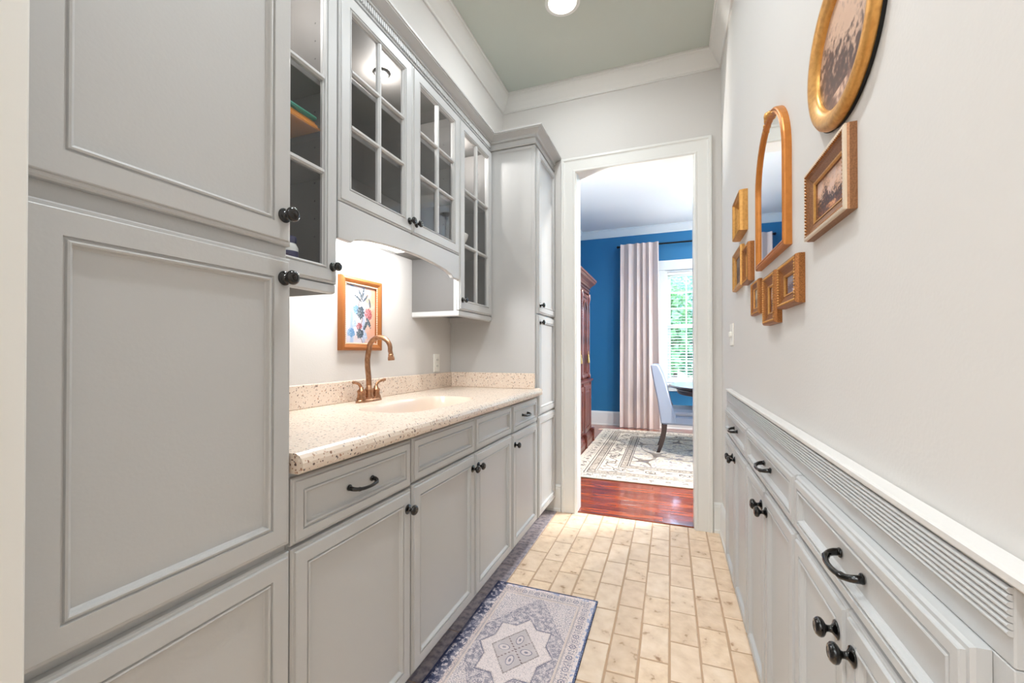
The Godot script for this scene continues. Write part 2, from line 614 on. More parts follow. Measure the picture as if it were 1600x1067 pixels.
# cream oriental carpet, 2.9 by 2.55 m
func carpet_image(wm: float, hm: float) -> Image:
	var w := 1024
	var h := int(1024 * hm / wm)
	var im := Image.create(w, h, false, Image.FORMAT_RGB8)
	var n1 := fnl(31, 0.03, 4)
	var n2 := fnl(32, 0.09, 3)
	var n3 := fnl(33, 0.008, 3)
	var cream := Color(0.86, 0.81, 0.74)
	var ink := Color(0.36, 0.31, 0.29)
	var sand := Color(0.74, 0.68, 0.61)
	for j in h:
		for i in w:
			var x := float(i) / w * wm
			var y := float(j) / h * hm
			var dx := minf(x, wm - x)
			var dy := minf(y, hm - y)
			var e := minf(dx, dy)
			var along := y if dx < dy else x
			var a := n1.get_noise_2d(i, j)
			var b := n2.get_noise_2d(i, j)
			var c := cream
			var line := 9.0
			for q in [0.150, 0.175, 0.243, 0.262, 0.440, 0.458, 0.520, 0.538]:
				line = minf(line, absf(e - q))
			if e > 0.175 and e < 0.243:
				c = sand.lerp(ink, 0.45 * sstep(0.0, 0.25, b) + 0.2 * float(fposmod(along, 0.12) < 0.02))
			elif e > 0.458 and e < 0.520:
				c = sand.lerp(ink, 0.4 * sstep(0.0, 0.25, b) + 0.25 * float(fposmod(along, 0.1) < 0.02))
			elif e > 0.262 and e < 0.440:
				var t := fposmod(along, 0.30) - 0.15
				var ac := e - 0.351
				var rr := sqrt(t * t + ac * ac)
				if rr < 0.05 and rr > 0.038 or rr < 0.016:
					c = ink
				if absf(ac - 0.045 * sin(along * TAU / 0.30)) < 0.007:
					c = ink.lerp(cream, 0.2)
				c = c.lerp(ink, 0.6 * sstep(0.18, 0.3, a))
			elif e > 0.54:
				var s1 := absf(sin(x * 9.0 + 1.3 * sin(y * 6.0)) * 0.5 + sin(y * 8.0 + sin(x * 5.0)) * 0.5)
				if s1 < 0.045:
					c = ink.lerp(cream, 0.25)
				c = c.lerp(Color(0.52, 0.48, 0.50), 0.75 * sstep(0.22, 0.34, a))
				c = c.lerp(Color(0.72, 0.62, 0.52), 0.4 * sstep(0.15, 0.35, -a))
			elif e > 0.03 and e < 0.15:
				var t2 := fposmod(along, 0.14) - 0.07
				if absf(t2) < 0.022 and absf(e - 0.09) < 0.016:
					c = ink.lerp(cream, 0.35)
				c = c.lerp(ink, 0.55 * sstep(0.2, 0.32, b))
			if line < 0.0045:
				c = ink
			c = c.lerp(cream, 0.35 * sstep(0.0, 0.5, n3.get_noise_2d(i, j)))
			c = c.lerp(ink, 0.16 * sstep(0.1, 0.4, b))
			im.set_pixel(i, j, c)
	return im

# small landscapes in oils: sky over trees, ground and a stream; the tones and the seed make each its own
func painting_image(w: int, h: int, sd: int, sky: Color, tree: Color, ground: Color, light: Color, horizon: float, mass: float) -> Image:
	var im := Image.create(w, h, false, Image.FORMAT_RGB8)
	var n1 := fnl(sd, 3.2 / w, 5)
	var n2 := fnl(sd + 1, 14.0 / w, 4)
	for j in h:
		for i in w:
			var x := float(i) / w
			var y := 1.0 - float(j) / h
			var a := n1.get_noise_2d(i, j)
			var b := n2.get_noise_2d(i, j)
			var c := sky.lerp(light, clampf(0.5 + a + 0.6 * (0.7 - y), 0, 1) * 0.7)
			c = c.lerp(tree, 0.18 * sstep(0.05, 0.4, b + a))
			var top := horizon + mass * maxf(0.0, 0.55 - absf(x - 0.30) * 1.5) + 0.20 * a + mass * 0.45 * sstep(0.72, 1.0, x)
			var leafy := tree.lerp(ground, clampf(0.25 + 1.3 * b + 0.6 * a, 0, 1) * 0.7).lerp(light, 0.25 * sstep(0.15, 0.45, b))
			c = c.lerp(leafy, sstep(top + 0.13, top - 0.08, y + 0.22 * b))
			var soil := ground.lerp(tree, clampf(0.4 + 1.6 * b, 0, 1) * 0.8)
			c = c.lerp(soil, sstep(horizon * 0.62 + 0.06, horizon * 0.62 - 0.06, y + 0.1 * a))
			var st := absf(x - 0.5 - 0.8 * (horizon * 0.5 - y) - 0.12 * a) / (0.10 + 0.12 * maxf(0.0, horizon - y))
			if y < horizon * 0.62:
				c = c.lerp(light.lerp(ground, clampf(0.30 + 1.2 * b, 0, 1)), sstep(1.2, 0.7, st))
			im.set_pixel(i, j, c)
	return im

# a print of plums and leaves on a pale ground with blue-grey stripes
func floral_image() -> Image:
	var w := 300
	var h := 420
	var im := Image.create(w, h, false, Image.FORMAT_RGB8)
	var n1 := fnl(91, 0.012, 4)
	var n2 := fnl(92, 0.06, 3)
	var blobs := []
	# x, y from the top, half width, half height, turn, tone
	for q in [[0.50, 0.16, 0.035, 0.10, 0.5, 0], [0.58, 0.12, 0.03, 0.09, -0.2, 0], [0.42, 0.22, 0.03, 0.09, 1.0, 0], [0.66, 0.20, 0.03, 0.08, -0.7, 0], [0.36, 0.42, 0.10, 0.075, 0.2, 1], [0.18, 0.44, 0.09, 0.06, -0.4, 3], [0.50, 0.46, 0.11, 0.11, 0.0, 0], [0.76, 0.48, 0.12, 0.10, 0.0, 2], [0.76, 0.63, 0.05, 0.10, 0.5, 0], [0.66, 0.68, 0.05, 0.09, -0.5, 0], [0.46, 0.70, 0.085, 0.06, 0.0, 2], [0.30, 0.66, 0.06, 0.06, 0.0, 3], [0.20, 0.82, 0.11, 0.075, 0.3, 1], [0.48, 0.83, 0.11, 0.085, -0.2, 0], [0.66, 0.86, 0.05, 0.07, 0.4, 3], [0.80, 0.28, 0.03, 0.08, 0.2, 0]]:
		blobs.append(q)
	var tones := [Color(0.25, 0.28, 0.30), Color(0.38, 0.52, 0.66), Color(0.58, 0.30, 0.30), Color(0.62, 0.68, 0.76)]
	for j in h:
		for i in w:
			var x := float(i) / w
			var y := float(j) / h
			var a := n1.get_noise_2d(i, j)
			var b := n2.get_noise_2d(i, j)
			var c := Color(0.78, 0.76, 0.79).lerp(Color(0.80, 0.60, 0.50), sstep(0.35, 0.95, x + 0.3 * a))
			c = c.lerp(Color(0.56, 0.65, 0.78), 0.7 * sstep(0.08, 0.02, absf(x - 0.22)) + 0.6 * sstep(0.07, 0.02, absf(x - 0.60)))
			for q in blobs:
				var d := Vector2(x - q[0], (y - q[1]) * 1.4).rotated(q[4])
				var r := sqrt(pow(d.x / q[2], 2) + pow(d.y / (q[3] * 1.4), 2)) + 0.35 * b
				if r < 1.0:
					var tc: Color = tones[q[5]]
					c = tc.lerp(tc.lightened(0.45), clampf(-d.x / q[2] * 0.5 + 0.2 + b, 0, 1))
			if absf(x - 0.50 - 0.06 * sin(y * 14.0)) < 0.008 and y > 0.1:
				c = Color(0.36, 0.33, 0.32)
			im.set_pixel(i, j, c)
	return im


# ---------------------------------------------------------------- cabinet parts
const RING_DOOR := [[0.0, 0.0], [0.0, 0.0115], [0.0030, 0.0150], [0.0080, 0.0150], [0.0090, 0.019], [0.0105, 0.020]]

func door_rings(s: float) -> Array:
	var r := RING_DOOR.duplicate()
	r.append_array([[s - 0.0150, 0.020], [s - 0.0140, 0.0155], [s - 0.0112, 0.0155], [s - 0.0098, 0.0190], [s - 0.0070, 0.0200], [s - 0.0045, 0.0180], [s - 0.0025, 0.0115], [s, 0.0092], [s, 0.0]])
	return r

# a recessed-panel door or drawer front on the face frame at z = 0
func panel_front(parent: Node, called: String, x0: float, x1: float, y0: float, y1: float, s: float) -> MeshInstance3D:
	var w := x1 - x0
	var h := y1 - y0
	var mb := MB.new()
	mb.frame(w, h, door_rings(s))
	var o := put(called, mb, M.cab, parent, Vector3((x0 + x1) * 0.5, (y0 + y1) * 0.5, 0.0005))
	var p := MB.new()
	p.box(Vector3(-w * 0.5 + s - 0.004, -h * 0.5 + s - 0.004, 0.002), Vector3(w * 0.5 - s + 0.004, h * 0.5 - s + 0.004, 0.0090))
	put("panel", p, M.cab, o)
	return o

var knob_mesh: ArrayMesh
var pull_mesh: ArrayMesh

func knob(door: Node3D, x: float, y: float) -> void:
	if knob_mesh == null:
		var mb := MB.new()
		mb.xf = Transform3D(Basis(Vector3.RIGHT, PI / 2), Vector3())
		mb.lathe([[0.0, 0.0], [0.0150, 0.0], [0.0158, 0.0015], [0.0150, 0.0032], [0.0105, 0.0050], [0.0062, 0.0080], [0.0052, 0.0125], [0.0066, 0.0165], [0.0115, 0.0185], [0.0150, 0.0215], [0.0160, 0.0250], [0.0152, 0.0285], [0.0118, 0.0320], [0.0080, 0.0330], [0.0072, 0.0322], [0.0040, 0.0330], [0.0, 0.0335]], 24)
		knob_mesh = mb.mesh()
	put_mesh("knob", knob_mesh, M.black, door, Vector3(x, y, 0.0195) - Vector3(door.position.x, door.position.y, 0))

func pull(door: Node3D, x: float, y: float) -> void:
	if pull_mesh == null:
		var mb := MB.new()
		var pts := []
		var rad := []
		for k in 25:
			var t := k / 24.0
			var a := (t - 0.5) * 2.0
			pts.append(Vector3(0.048 * sin(a * PI * 0.5), -0.006 * (1.0 - a * a), 0.030 * pow(maxf(0.0, cos(a * PI * 0.5)), 0.62)))
			rad.append(0.0046 + 0.0020 * pow(absf(a), 2.0) + (0.0012 if absf(absf(a) - 0.5) < 0.05 else 0.0))
		mb.tube(pts, rad, 10)
		for s in [-1.0, 1.0]:
			mb.xf = Transform3D(Basis(Vector3.RIGHT, PI / 2), Vector3(s * 0.045, 0, 0))
			mb.lathe([[0.0, 0.0], [0.0085, 0.0], [0.0085, 0.002], [0.006, 0.004], [0.0, 0.005]], 14)
			mb.xf = Transform3D()
		pull_mesh = mb.mesh()
	put_mesh("pull", pull_mesh, M.black, door, Vector3(x, y, 0.011) - Vector3(door.position.x, door.position.y, 0))

# a door of six panes between white bars
func glass_front(parent: Node, x0: float, x1: float, y0: float, y1: float, rows: Array, s := 0.062) -> MeshInstance3D:
	var w := x1 - x0
	var h := y1 - y0
	var mb := MB.new()
	mb.frame(w, h, door_rings(s) + [[0.0, 0.0]])
	var at := Vector3((x0 + x1) * 0.5, (y0 + y1) * 0.5, 0.0005)
	var o := put("door", mb, M.cab, parent, at)
	var iw := w - 2.0 * s
	var prof := PackedVector2Array([Vector2(-0.009, 0), Vector2(-0.009, 0.011), Vector2(-0.004, 0.0185), Vector2(0.004, 0.0185), Vector2(0.009, 0.011), Vector2(0.009, 0)])
	var v := MB.new()
	var rr := [[], []]
	for p in prof:
		rr[0].append(Vector3(p.x, -h * 0.5 + s - 0.001, p.y))
		rr[1].append(Vector3(p.x, h * 0.5 - s + 0.001, p.y))
	v.grid(rr, true, false)
	put("muntin", v, M.cab, o)
	for y in rows:
		var b := MB.new()
		rr = [[], []]
		for p in prof:
			rr[0].append(Vector3(-iw * 0.5 - 0.001, y - at.y + p.x, p.y * 0.98))
			rr[1].append(Vector3(iw * 0.5 + 0.001, y - at.y + p.x, p.y * 0.98))
		b.grid(rr, true, false)
		put("muntin", b, M.cab, o)
	var ys := [y0 + s]
	for y in rows:
		ys.append(y)
	ys.append(y1 - s)
	for k in ys.size() - 1:
		for c in 2:
			var g := MB.new()
			var ya: float = ys[k] - at.y
			var yb: float = ys[k + 1] - at.y
			var xa := -iw * 0.5 if c == 0 else 0.0
			g.quad(Vector3(xa, ya, 0.006), Vector3(xa + iw * 0.5, ya, 0.006), Vector3(xa + iw * 0.5, yb, 0.006), Vector3(xa, yb, 0.006), Vector3(0, 0, 1))
			put("pane", g, M.glass, o)
	return o

# an open carcass behind glass doors: sides, back, top, bottom and shelves; front at z = 0
func carcass(o: Node, x0: float, x1: float, y0: float, y1: float, depth: float, shelves: Array) -> void:
	var t := 0.016
	put("body", boxes([[x0, x0 + t, y0, y1, -depth, -0.019], [x1 - t, x1, y0, y1, -depth, -0.019], [x0 + t, x1 - t, y0, y1, -depth, -depth + 0.008], [x0 + t, x1 - t, y0, y0 + t, -depth + 0.008, -0.019], [x0 + t, x1 - t, y1 - t, y1, -depth + 0.008, -0.019]]), M.cab_in_shaded, o)
	var fr := MB.new()
	fr.frame(x1 - x0, y1 - y0, [[0.0, -0.019], [0.0, 0.0], [0.035, 0.0], [0.035, -0.019], [0.0, -0.019]])
	put("face_frame", fr, M.cab, o, Vector3((x0 + x1) * 0.5, (y0 + y1) * 0.5, 0))
	for y in shelves:
		put("shelf", boxes([[x0 + t, x1 - t, y - 0.009, y + 0.009, -depth + 0.008, -0.021]], 0.001), M.cab_in_shaded, o)
	# rows of shelf-pin holes in the two sides
	var holes := MB.new()
	for s in [x0 + t + 0.0003, x1 - t - 0.0003]:
		for z in [-0.075, -depth + 0.06]:
			var y := y0 + 0.18
			while y < y1 - 0.1:
				var ring := []
				for k in 8:
					ring.append(Vector3(s, y + 0.0032 * sin(TAU * k / 8), z + 0.0032 * cos(TAU * k / 8)))
				for k in range(1, 7):
					holes.tri(ring[0], ring[k], ring[k + 1], Vector3(1 if s < (x0 + x1) * 0.5 else -1, 0, 0))
				y += 0.064
	var ho := put("shelf_pin_holes", holes, M.dark, o)
	ho.set_meta("kind", "stuff")

func puck(where: Vector3, energy: float, label: String) -> void:
	var o := thing("cabinet_light", label, "light", where)
	var r := MB.new()
	r.lathe([[0.0, 0.0], [0.036, 0.0], [0.037, -0.004], [0.034, -0.009], [0.027, -0.011], [0.026, -0.006], [0.0, -0.005]], 24)
	put("trim_ring", r, M.dark, o)
	var l := MB.new()
	l.lathe([[0.0, -0.006], [0.026, -0.006], [0.022, -0.012], [0.012, -0.015], [0.0, -0.016]], 20)
	put("lens", l, lamp_mat(Color(1, 0.95, 0.86), 6.0), o)
	var b := OmniLight3D.new()
	b.name = "bulb_light"
	o.add_child(b, true)
	b.position = Vector3(0, -0.036, 0)
	b.light_energy = energy
	b.light_color = Color(1, 0.985, 0.97)
	b.light_size = 0.018
	b.omni_range = 5.0
	b.omni_attenuation = 2.0
	b.shadow_enabled = true

func downlight(where: Vector3, energy: float, label: String, group := "", r := 0.085, tint := Color(0.95, 0.98, 1.0)) -> void:
	var o := thing("recessed_light", label, "light", where, 0.0, group)
	var ring := MB.new()
	ring.lathe([[r - 0.012, 0.002], [r + 0.012, 0.002], [r + 0.013, -0.003], [r + 0.005, -0.007], [r - 0.006, -0.006], [r - 0.012, 0.002]], 36)
	put("trim_ring", ring, M.trim, o)
	var l := MB.new()
	l.lathe([[0.0, -0.001], [r - 0.005, -0.001], [r - 0.006, -0.0045], [0.0, -0.0055]], 36)
	put("lens", l, lamp_mat(Color(1, 0.97, 0.92), 3.0), o)
	area(Vector3(0, -0.008, 0), Vector2(r * 1.5, r * 1.5), energy, tint, Vector3(-90, 0, 0), o)

# rectangular picture frame hung on the plane z = 0, rings [inset, z]
func hung_frame(o: Node3D, w: float, h: float, rings: Array, m: Material, art: Material, inset: float, z: float, beads := 0.0, bead_inset := 0.0, bead_z := 0.0, bm: Material = null) -> void:
	var f := MB.new()
	f.frame(w, h, rings)
	put("frame", f, m, o)
	var a := MB.new()
	var x := w * 0.5 - inset
	var y := h * 0.5 - inset
	a.quad(Vector3(-x, -y, z), Vector3(x, -y, z), Vector3(x, y, z), Vector3(-x, y, z), Vector3(0, 0, 1))
	put("picture", a, art, o)
	if beads > 0.0:
		var b := MB.new()
		var ball := SphereMesh.new()
		ball.radius = beads
		ball.height = beads * 2.0
		ball.radial_segments = 6
		ball.rings = 3
		var arr := ball.get_mesh_arrays()
		var bx := w * 0.5 - bead_inset
		var by := h * 0.5 - bead_inset
		var nx := int(bx * 2.0 / (beads * 2.1))
		var ny := int(by * 2.0 / (beads * 2.1))
		var spots := []
		for k in nx + 1:
			for s in [-1, 1]:
				spots.append(Vector3(-bx + 2.0 * bx * k / nx, s * by, bead_z))
		for k in range(1, ny):
			for s in [-1, 1]:
				spots.append(Vector3(s * bx, -by + 2.0 * by * k / ny, bead_z))
		for p in spots:
			var k := b.v.size()
			for q in arr[Mesh.ARRAY_VERTEX].size():
				b.v.append(arr[Mesh.ARRAY_VERTEX][q] + p)
				b.n.append(arr[Mesh.ARRAY_NORMAL][q])
				b.uv.append(Vector2())
			for q in arr[Mesh.ARRAY_INDEX]:
				b.ix.append(k + q)
		put("beading", b, bm if bm else m, o).set_meta("kind", "stuff")


# ---------------------------------------------------------------- the scene
func _ready() -> void:
	# camera: eye height 1.15 m, turned left of the corridor
	var cam := Camera3D.new()
	cam.name = "camera"
	add_child(cam)
	cam.position = Vector3(0, 1.15, 0)
	cam.rotation_degrees = Vector3(0.424, 20.668, 0)
	cam.projection = Camera3D.PROJECTION_FRUSTUM
	cam.near = 0.02
	cam.far = 200.0
	cam.size = 0.02 * 1067.0 / 655.5
	cam.frustum_offset = Vector2(0, 0.02 * 12.73 / 655.5)
	cam.current = true

	# sky and exposure
	var env := Environment.new()
	env.background_mode = Environment.BG_SKY
	var sky := Sky.new()
	var sm := ProceduralSkyMaterial.new()
	sm.sky_top_color = Color(0.60, 0.76, 0.95)
	sm.sky_horizon_color = Color(0.90, 0.94, 0.97)
	sm.ground_horizon_color = Color(0.80, 0.82, 0.80)
	sm.ground_bottom_color = Color(0.45, 0.46, 0.42)
	sm.sky_energy_multiplier = 3.4
	sm.ground_energy_multiplier = 1.0
	sky.sky_material = sm
	env.sky = sky
	env.tonemap_mode = Environment.TONE_MAPPER_LINEAR
	env.tonemap_exposure = 1.15
	env.sdfgi_enabled = true
	env.ssao_enabled = true
	env.ssil_enabled = true
	var we := WorldEnvironment.new()
	we.name = "world"
	we.environment = env
	add_child(we)
	var sun := DirectionalLight3D.new()
	sun.name = "sun"
	sun.light_energy = 3.6
	sun.light_color = Color(1, 0.96, 0.88)
	sun.light_angular_distance = 0.6
	sun.shadow_enabled = true
	sun.rotation_degrees = Vector3(-52, 200, 0)
	add_child(sun)

	make_materials()
	# lamps: the pantry's far downlight; near, kitchen and dining downlights are added, unseen fill
	downlight(Vector3(-0.555, CEIL, -2.262), 0.85, "round recessed downlight in the sage green pantry ceiling")
	downlight(Vector3(-0.34, CEIL, -0.95), 1.65, "added unseen downlight in the pantry ceiling above the near tall cabinet")  # out of view, added to brighten the floor and base fronts
	for p in [[-1.6, 0.9, "near left"], [-0.4, 1.3, "near right"], [-1.6, 2.4, "rear left"], [-0.4, 2.6, "rear right"]]:  # unseen lamps added to light the pantry from behind
		downlight(Vector3(p[0], CEIL, p[1]), 2.5, "added unseen downlight in the %s of the kitchen ceiling behind the doorway" % p[2], "added kitchen downlights", 0.11)
	for p in [[1.25, 3.7, "just inside the opening"], [1.9, 4.4, "beside the right wall"], [2.0, 6.0, "in the far right corner"]]:  # added out of sight to brighten the dining room
		downlight(Vector3(p[0], CEIL, -p[1]), 9.5, "added unseen downlight of the white dining room ceiling %s" % p[2], "added dining room downlights", 0.11, Color(1, 0.985, 0.96))

	shell()
	dining_shell()
	left_base()
	left_walls()
	right_run()
	counter_things()
	pictures()
	runner()
	dining_things()
	garden()


func shell() -> void:
	structure("wall_left", "cream back wall above the speckled counter", "wall", boxes([[-1.55, XB, 0, CEIL + 0.1, 0.12, -DE]]), M.wall)
	structure("wall_soffit", "cream soffit above the grey wall cabinets", "wall", boxes([[XB, -1.199, 2.56, CEIL, -0.28, -DE]]), M.wall)
	structure("wall_right", "cream wall hung with gilt frames", "wall", boxes([[XR, 0.45, 0, CEIL + 0.1, 3.1, -DE]]), M.wall)
	structure("wall_end", "cream end wall around the white cased opening", "wall", boxes([[-1.55, -0.64, 0, CEIL + 0.1, -DE, -3.05], [0.175, 2.75, 0, CEIL + 0.1, -DE, -3.05], [-0.64, 0.175, 2.465, CEIL + 0.1, -DE, -3.05]]), M.wall)
	structure("wall_near", "cream wall at the near end of the pantry beside the white jamb", "wall", boxes([[-2.95, -0.70, 0, CEIL + 0.1, -0.12, -0.245], [-0.70, XR, 2.47, CEIL + 0.1, -0.12, -0.245]]), M.wall)
	structure("ceiling", "sage green painted pantry ceiling", "ceiling", boxes([[-1.55, 0.45, CEIL, CEIL + 0.12, -0.12, -DE - 0.05]]), M.ceil)
	# the kitchen behind the camera
	structure("ceiling_kitchen", "white kitchen ceiling behind the pantry doorway", "ceiling", boxes([[-2.95, 0.45, CEIL, CEIL + 0.12, 3.2, -0.12]]), M.ceil_white)
	structure("wall_kitchen_left", "cream left wall of the kitchen behind the doorway", "wall", boxes([[-2.95, -2.8, 0, CEIL + 0.1, 3.2, -0.12]]), M.wall)
	structure("wall_kitchen_back", "cream back wall of the kitchen", "wall", boxes([[-2.95, 0.45, 0, CEIL + 0.1, 3.0, 3.2]]), M.wall)

	# near jamb, at the left edge of the view
	var j := thing("trim_1", "white door jamb at the left edge of the near doorway", "door frame", Vector3.ZERO, 0.0, "", "structure")
	put("jamb", boxes([[-0.70, -0.677, 0, 2.47, -0.115, -0.2495]], 0.002), M.trim, j)
	put("stop", boxes([[-0.677, -0.664, 0, 2.45, -0.145, -0.185]], 0.002), M.trim, j)
	put("head_jamb", boxes([[-0.70, XR, 2.447, 2.47, -0.115, -0.2495]], 0.002), M.trim, j)

	# floor: whitewashed brick pavers, laid lengthwise in a running bond
	var fl := structure("floor", "whitewashed brick paver floor of the pantry", "floor", boxes([[-2.95, 0.45, -0.12, -0.0018, 3.2, -3.008]]), M.mortar)
	var pitch := 0.1095
	var len := 0.222
	for c in 10:
		var x0 := -0.772 + c * pitch
		var x1 := minf(x0 + pitch, 0.294)
		var d: float = 0.02 + len * (0.5 if c % 2 else 0.0) + rng.randf_range(-0.03, 0.03) - 0.11
		while d < 3.0:
			var d1: float = minf(d + len * rng.randf_range(0.94, 1.06), 3.006)
			if d1 > 0.1 and d1 - d > 0.02:
				var g := 0.0022
				var mb := MB.new()
				mb.box(Vector3(x0 + g + rng.randf_range(-0.0012, 0.0012), -0.03, -d1 + g), Vector3(x1 - g + rng.randf_range(-0.0012, 0.0012), rng.randf_range(-0.0012, 0.0008), -d - g), 0.0035)
				put("brick", mb, M.bricks[rng.randi() % 4], fl)
			d = d1
	# dark border tiles along the toe kick
	for k in 10:
		put("border_tile", boxes([[-0.868, -0.7735, -0.03, 0.0005 + 0.0004 * (k % 2), -0.10 - 0.29 * k, -0.10 - 0.29 * (k + 1) + 0.003]], 0.002), M.slate, fl)

	# crown moulding round the pantry ceiling
	var cp := [[0.0, 2.980], [0.010, 2.980], [0.013, 2.985], [0.011, 2.990], [0.013, 2.995], [0.024, 3.007], [0.040, 3.029], [0.055, 3.054], [0.062, 3.068], [0.068, 3.071], [0.070, 3.079], [0.077, 3.082], [0.077, CEIL], [0.0, CEIL]]
	var cr := thing("trim_2", "white crown moulding around the sage green pantry ceiling", "crown moulding", Vector3.ZERO, 0.0, "", "structure")
	var cm := MB.new()
	cm.sweep(cp, [Vector2(-1.199, -0.28), Vector2(-1.199, -DE), Vector2(XR, -DE), Vector2(XR, -0.28)])
	put("moulding", cm, M.crown, cr)

	# cased opening to the dining room
	var cs := thing("trim_3", "white cased opening from the pantry to the dining room", "door frame", Vector3(-0.2425, 0, -DE), 0.0, "", "structure")
	var kp := [[0.0, 0.0], [0.0, 0.020], [0.004, 0.024], [0.016, 0.024], [0.022, 0.019], [0.030, 0.017], [0.086, 0.015], [0.092, 0.018], [0.100, 0.018], [0.106, 0.012], [0.106, 0.0]]
	for side in [-1.0, 1.0]:
		var c := MB.new()
		var rows := [[], []]
		for p in kp:
			rows[0].append(Vector3(side * (0.4965 - p[0]), 0.0, p[1]))
			rows[1].append(Vector3(side * (0.4965 - p[0]), 2.551 - p[0], p[1]))
		c.grid(rows, true, false)
		put("side_casing", c, M.trim, cs)
	var hd := MB.new()
	var hr := [[], []]
	for p in kp:
		hr[0].append(Vector3(-0.4965 + p[0], 2.551 - p[0], p[1]))
		hr[1].append(Vector3(0.4965 - p[0], 2.551 - p[0], p[1]))
	hd.grid(hr, true, false)
	put("head_casing", hd, M.trim, cs)
	put("jamb", boxes([[-0.3995, -0.3855, 0, 2.4595, 0.001, -0.1345], [0.3855, 0.3995, 0, 2.4595, 0.001, -0.1345], [-0.3855, 0.3855, 2.4455, 2.4595, 0.001, -0.1345]], 0.001), M.trim, cs)

	# baseboards
	var bp := [[0.0, 0.0], [0.020, 0.0], [0.020, 0.018], [0.014, 0.024], [0.014, 0.165], [0.011, 0.172], [0.012, 0.178], [0.006, 0.190], [0.0, 0.193]]
	var b1 := MB.new()
	b1.sweep(bp, [Vector2(0.258, -DE), Vector2(XR, -DE), Vector2(XR, -2.54)])
	structure("baseboard_right", "white baseboard in the corner right of the opening", "baseboard", b1, M.trim)
	var b2 := MB.new()
	b2.sweep(bp, [Vector2(-0.90, -DE), Vector2(-0.743, -DE)])
	structure("baseboard_left", "white baseboard left of the opening below the tall cabinet", "baseboard", b2, M.trim)
	# reducer strip between brick and wood
	structure("trim_4", "dark wooden threshold strip between the brick and the wood floor", "threshold", boxes([[-0.628, 0.143, -0.02, 0.006, -3.008, -3.04]], 0.003), M.woods[2])


func left_base() -> void:
	# near tall cabinet
	var p := left_thing("pantry_cabinet", "tall grey cabinet nearest the viewer with three large panel doors", 0.2520, 0.697, XF)
	put("body", boxes([[-0.2225, 0.2225, 0.10, 2.478, -0.605, 0.0]], 0.001), M.cab, p)
	put("toe_kick", boxes([[-0.2225, 0.2225, 0.0, 0.10, -0.58, -0.065]]), M.cab, p)
	var d := panel_front(p, "door", -0.1985, 0.2215, 1.385, 2.466, 0.060)
	knob(d, 0.200, 1.447)
	d = panel_front(p, "door", -0.1985, 0.2215, 0.729, 1.357, 0.060)
	knob(d, 0.200, 1.311)
	d = panel_front(p, "door", -0.1985, 0.2215, 0.108, 0.713, 0.060)

	# base cabinets
	var b := left_thing("base_cabinet", "grey base cabinet nearest the tall cabinet with one pulled drawer above one door", 0.6985, 1.160, XF, "cabinet", "base cabinets under the counter")
	base_body(b, 0.4615)
	d = panel_front(b, "drawer", -0.2295, 0.2275, 0.720, 0.869, 0.043)
	pull(d, 0.0, 0.795)
	d = panel_front(b, "door", -0.2295, 0.2275, 0.106, 0.712, 0.055)
	knob(d, 0.205, 0.653)
	b = left_thing("base_cabinet", "grey double sink base cabinet with two false drawer fronts and a pair of doors", 1.1605, 2.080, XF, "cabinet", "base cabinets under the counter")
	base_body(b, 0.9195, true)
	for k in 2:
		var x0 := -0.4555 if k == 0 else 0.0105
		var x1 := 0.0065 if k == 0 else 0.4525
		panel_front(b, "drawer_front", x0, x1, 0.726, 0.871, 0.043)
		d = panel_front(b, "door", x0, x1, 0.106, 0.718, 0.055)
		knob(d, -0.018 if k == 0 else 0.036, 0.66)
	b = left_thing("base_cabinet", "grey base cabinet beside the far tall cabinet with a small pulled drawer", 2.0805, 2.536, XF, "cabinet", "base cabinets under the counter")
	base_body(b, 0.4555)
	d = panel_front(b, "drawer", -0.2205, 0.216, 0.722, 0.869, 0.043)
	pull(d, 0.0, 0.795)
	d = panel_front(b, "door", -0.2205, 0.216, 0.106, 0.714, 0.055)
	knob(d, -0.190, 0.655)

	# far tall cabinet
	var t := left_thing("tall_cabinet", "tall grey cabinet beside the cased opening with three stacked doors", 2.5395, 2.984, XF)
	put("body", boxes([[-0.222, 0.222, 0.10, 2.475, -0.606, 0.0]], 0.0015), M.cab, t)
	put("end_stile", boxes([[-0.2245, -0.222, 0.10, 2.474, -0.022, -0.001], [-0.2245, -0.222, 2.455, 2.474, -0.25, -0.022]], 0.0008), M.cab, t)
	put("toe_kick", boxes([[-0.222, 0.222, 0.0, 0.10, -0.58, -0.065]]), M.cab, t)
	d = panel_front(t, "door", -0.205, 0.214, 1.404, 2.455, 0.055)
	knob(d, -0.175, 1.455)
	d = panel_front(t, "door", -0.205, 0.214, 0.751, 1.392, 0.055)
	knob(d, -0.175, 1.345)
	panel_front(t, "door", -0.205, 0.214, 0.100, 0.741, 0.055)

func base_body(b: Node3D, w: float, open_top := false) -> void:
	var h := w * 0.5
	if open_top:
		put("body", boxes([[-h, h, 0.10, 0.8805, -0.02, 0.0], [-h, -h + 0.016, 0.10, 0.8805, -0.605, -0.0201], [h - 0.016, h, 0.10, 0.8805, -0.605, -0.0201], [-h + 0.0161, h - 0.0161, 0.10, 0.116, -0.605, -0.0201], [-h + 0.0161, h - 0.0161, 0.1161, 0.8805, -0.605, -0.597]], 0.001), M.cab, b)
	else:
		put("body", boxes([[-h, h, 0.10, 0.8805, -0.605, 0.0]], 0.001), M.cab, b)
	put("toe_kick", boxes([[-w * 0.5, w * 0.5, 0.0, 0.10, -0.58, -0.065]]), M.cab, b)


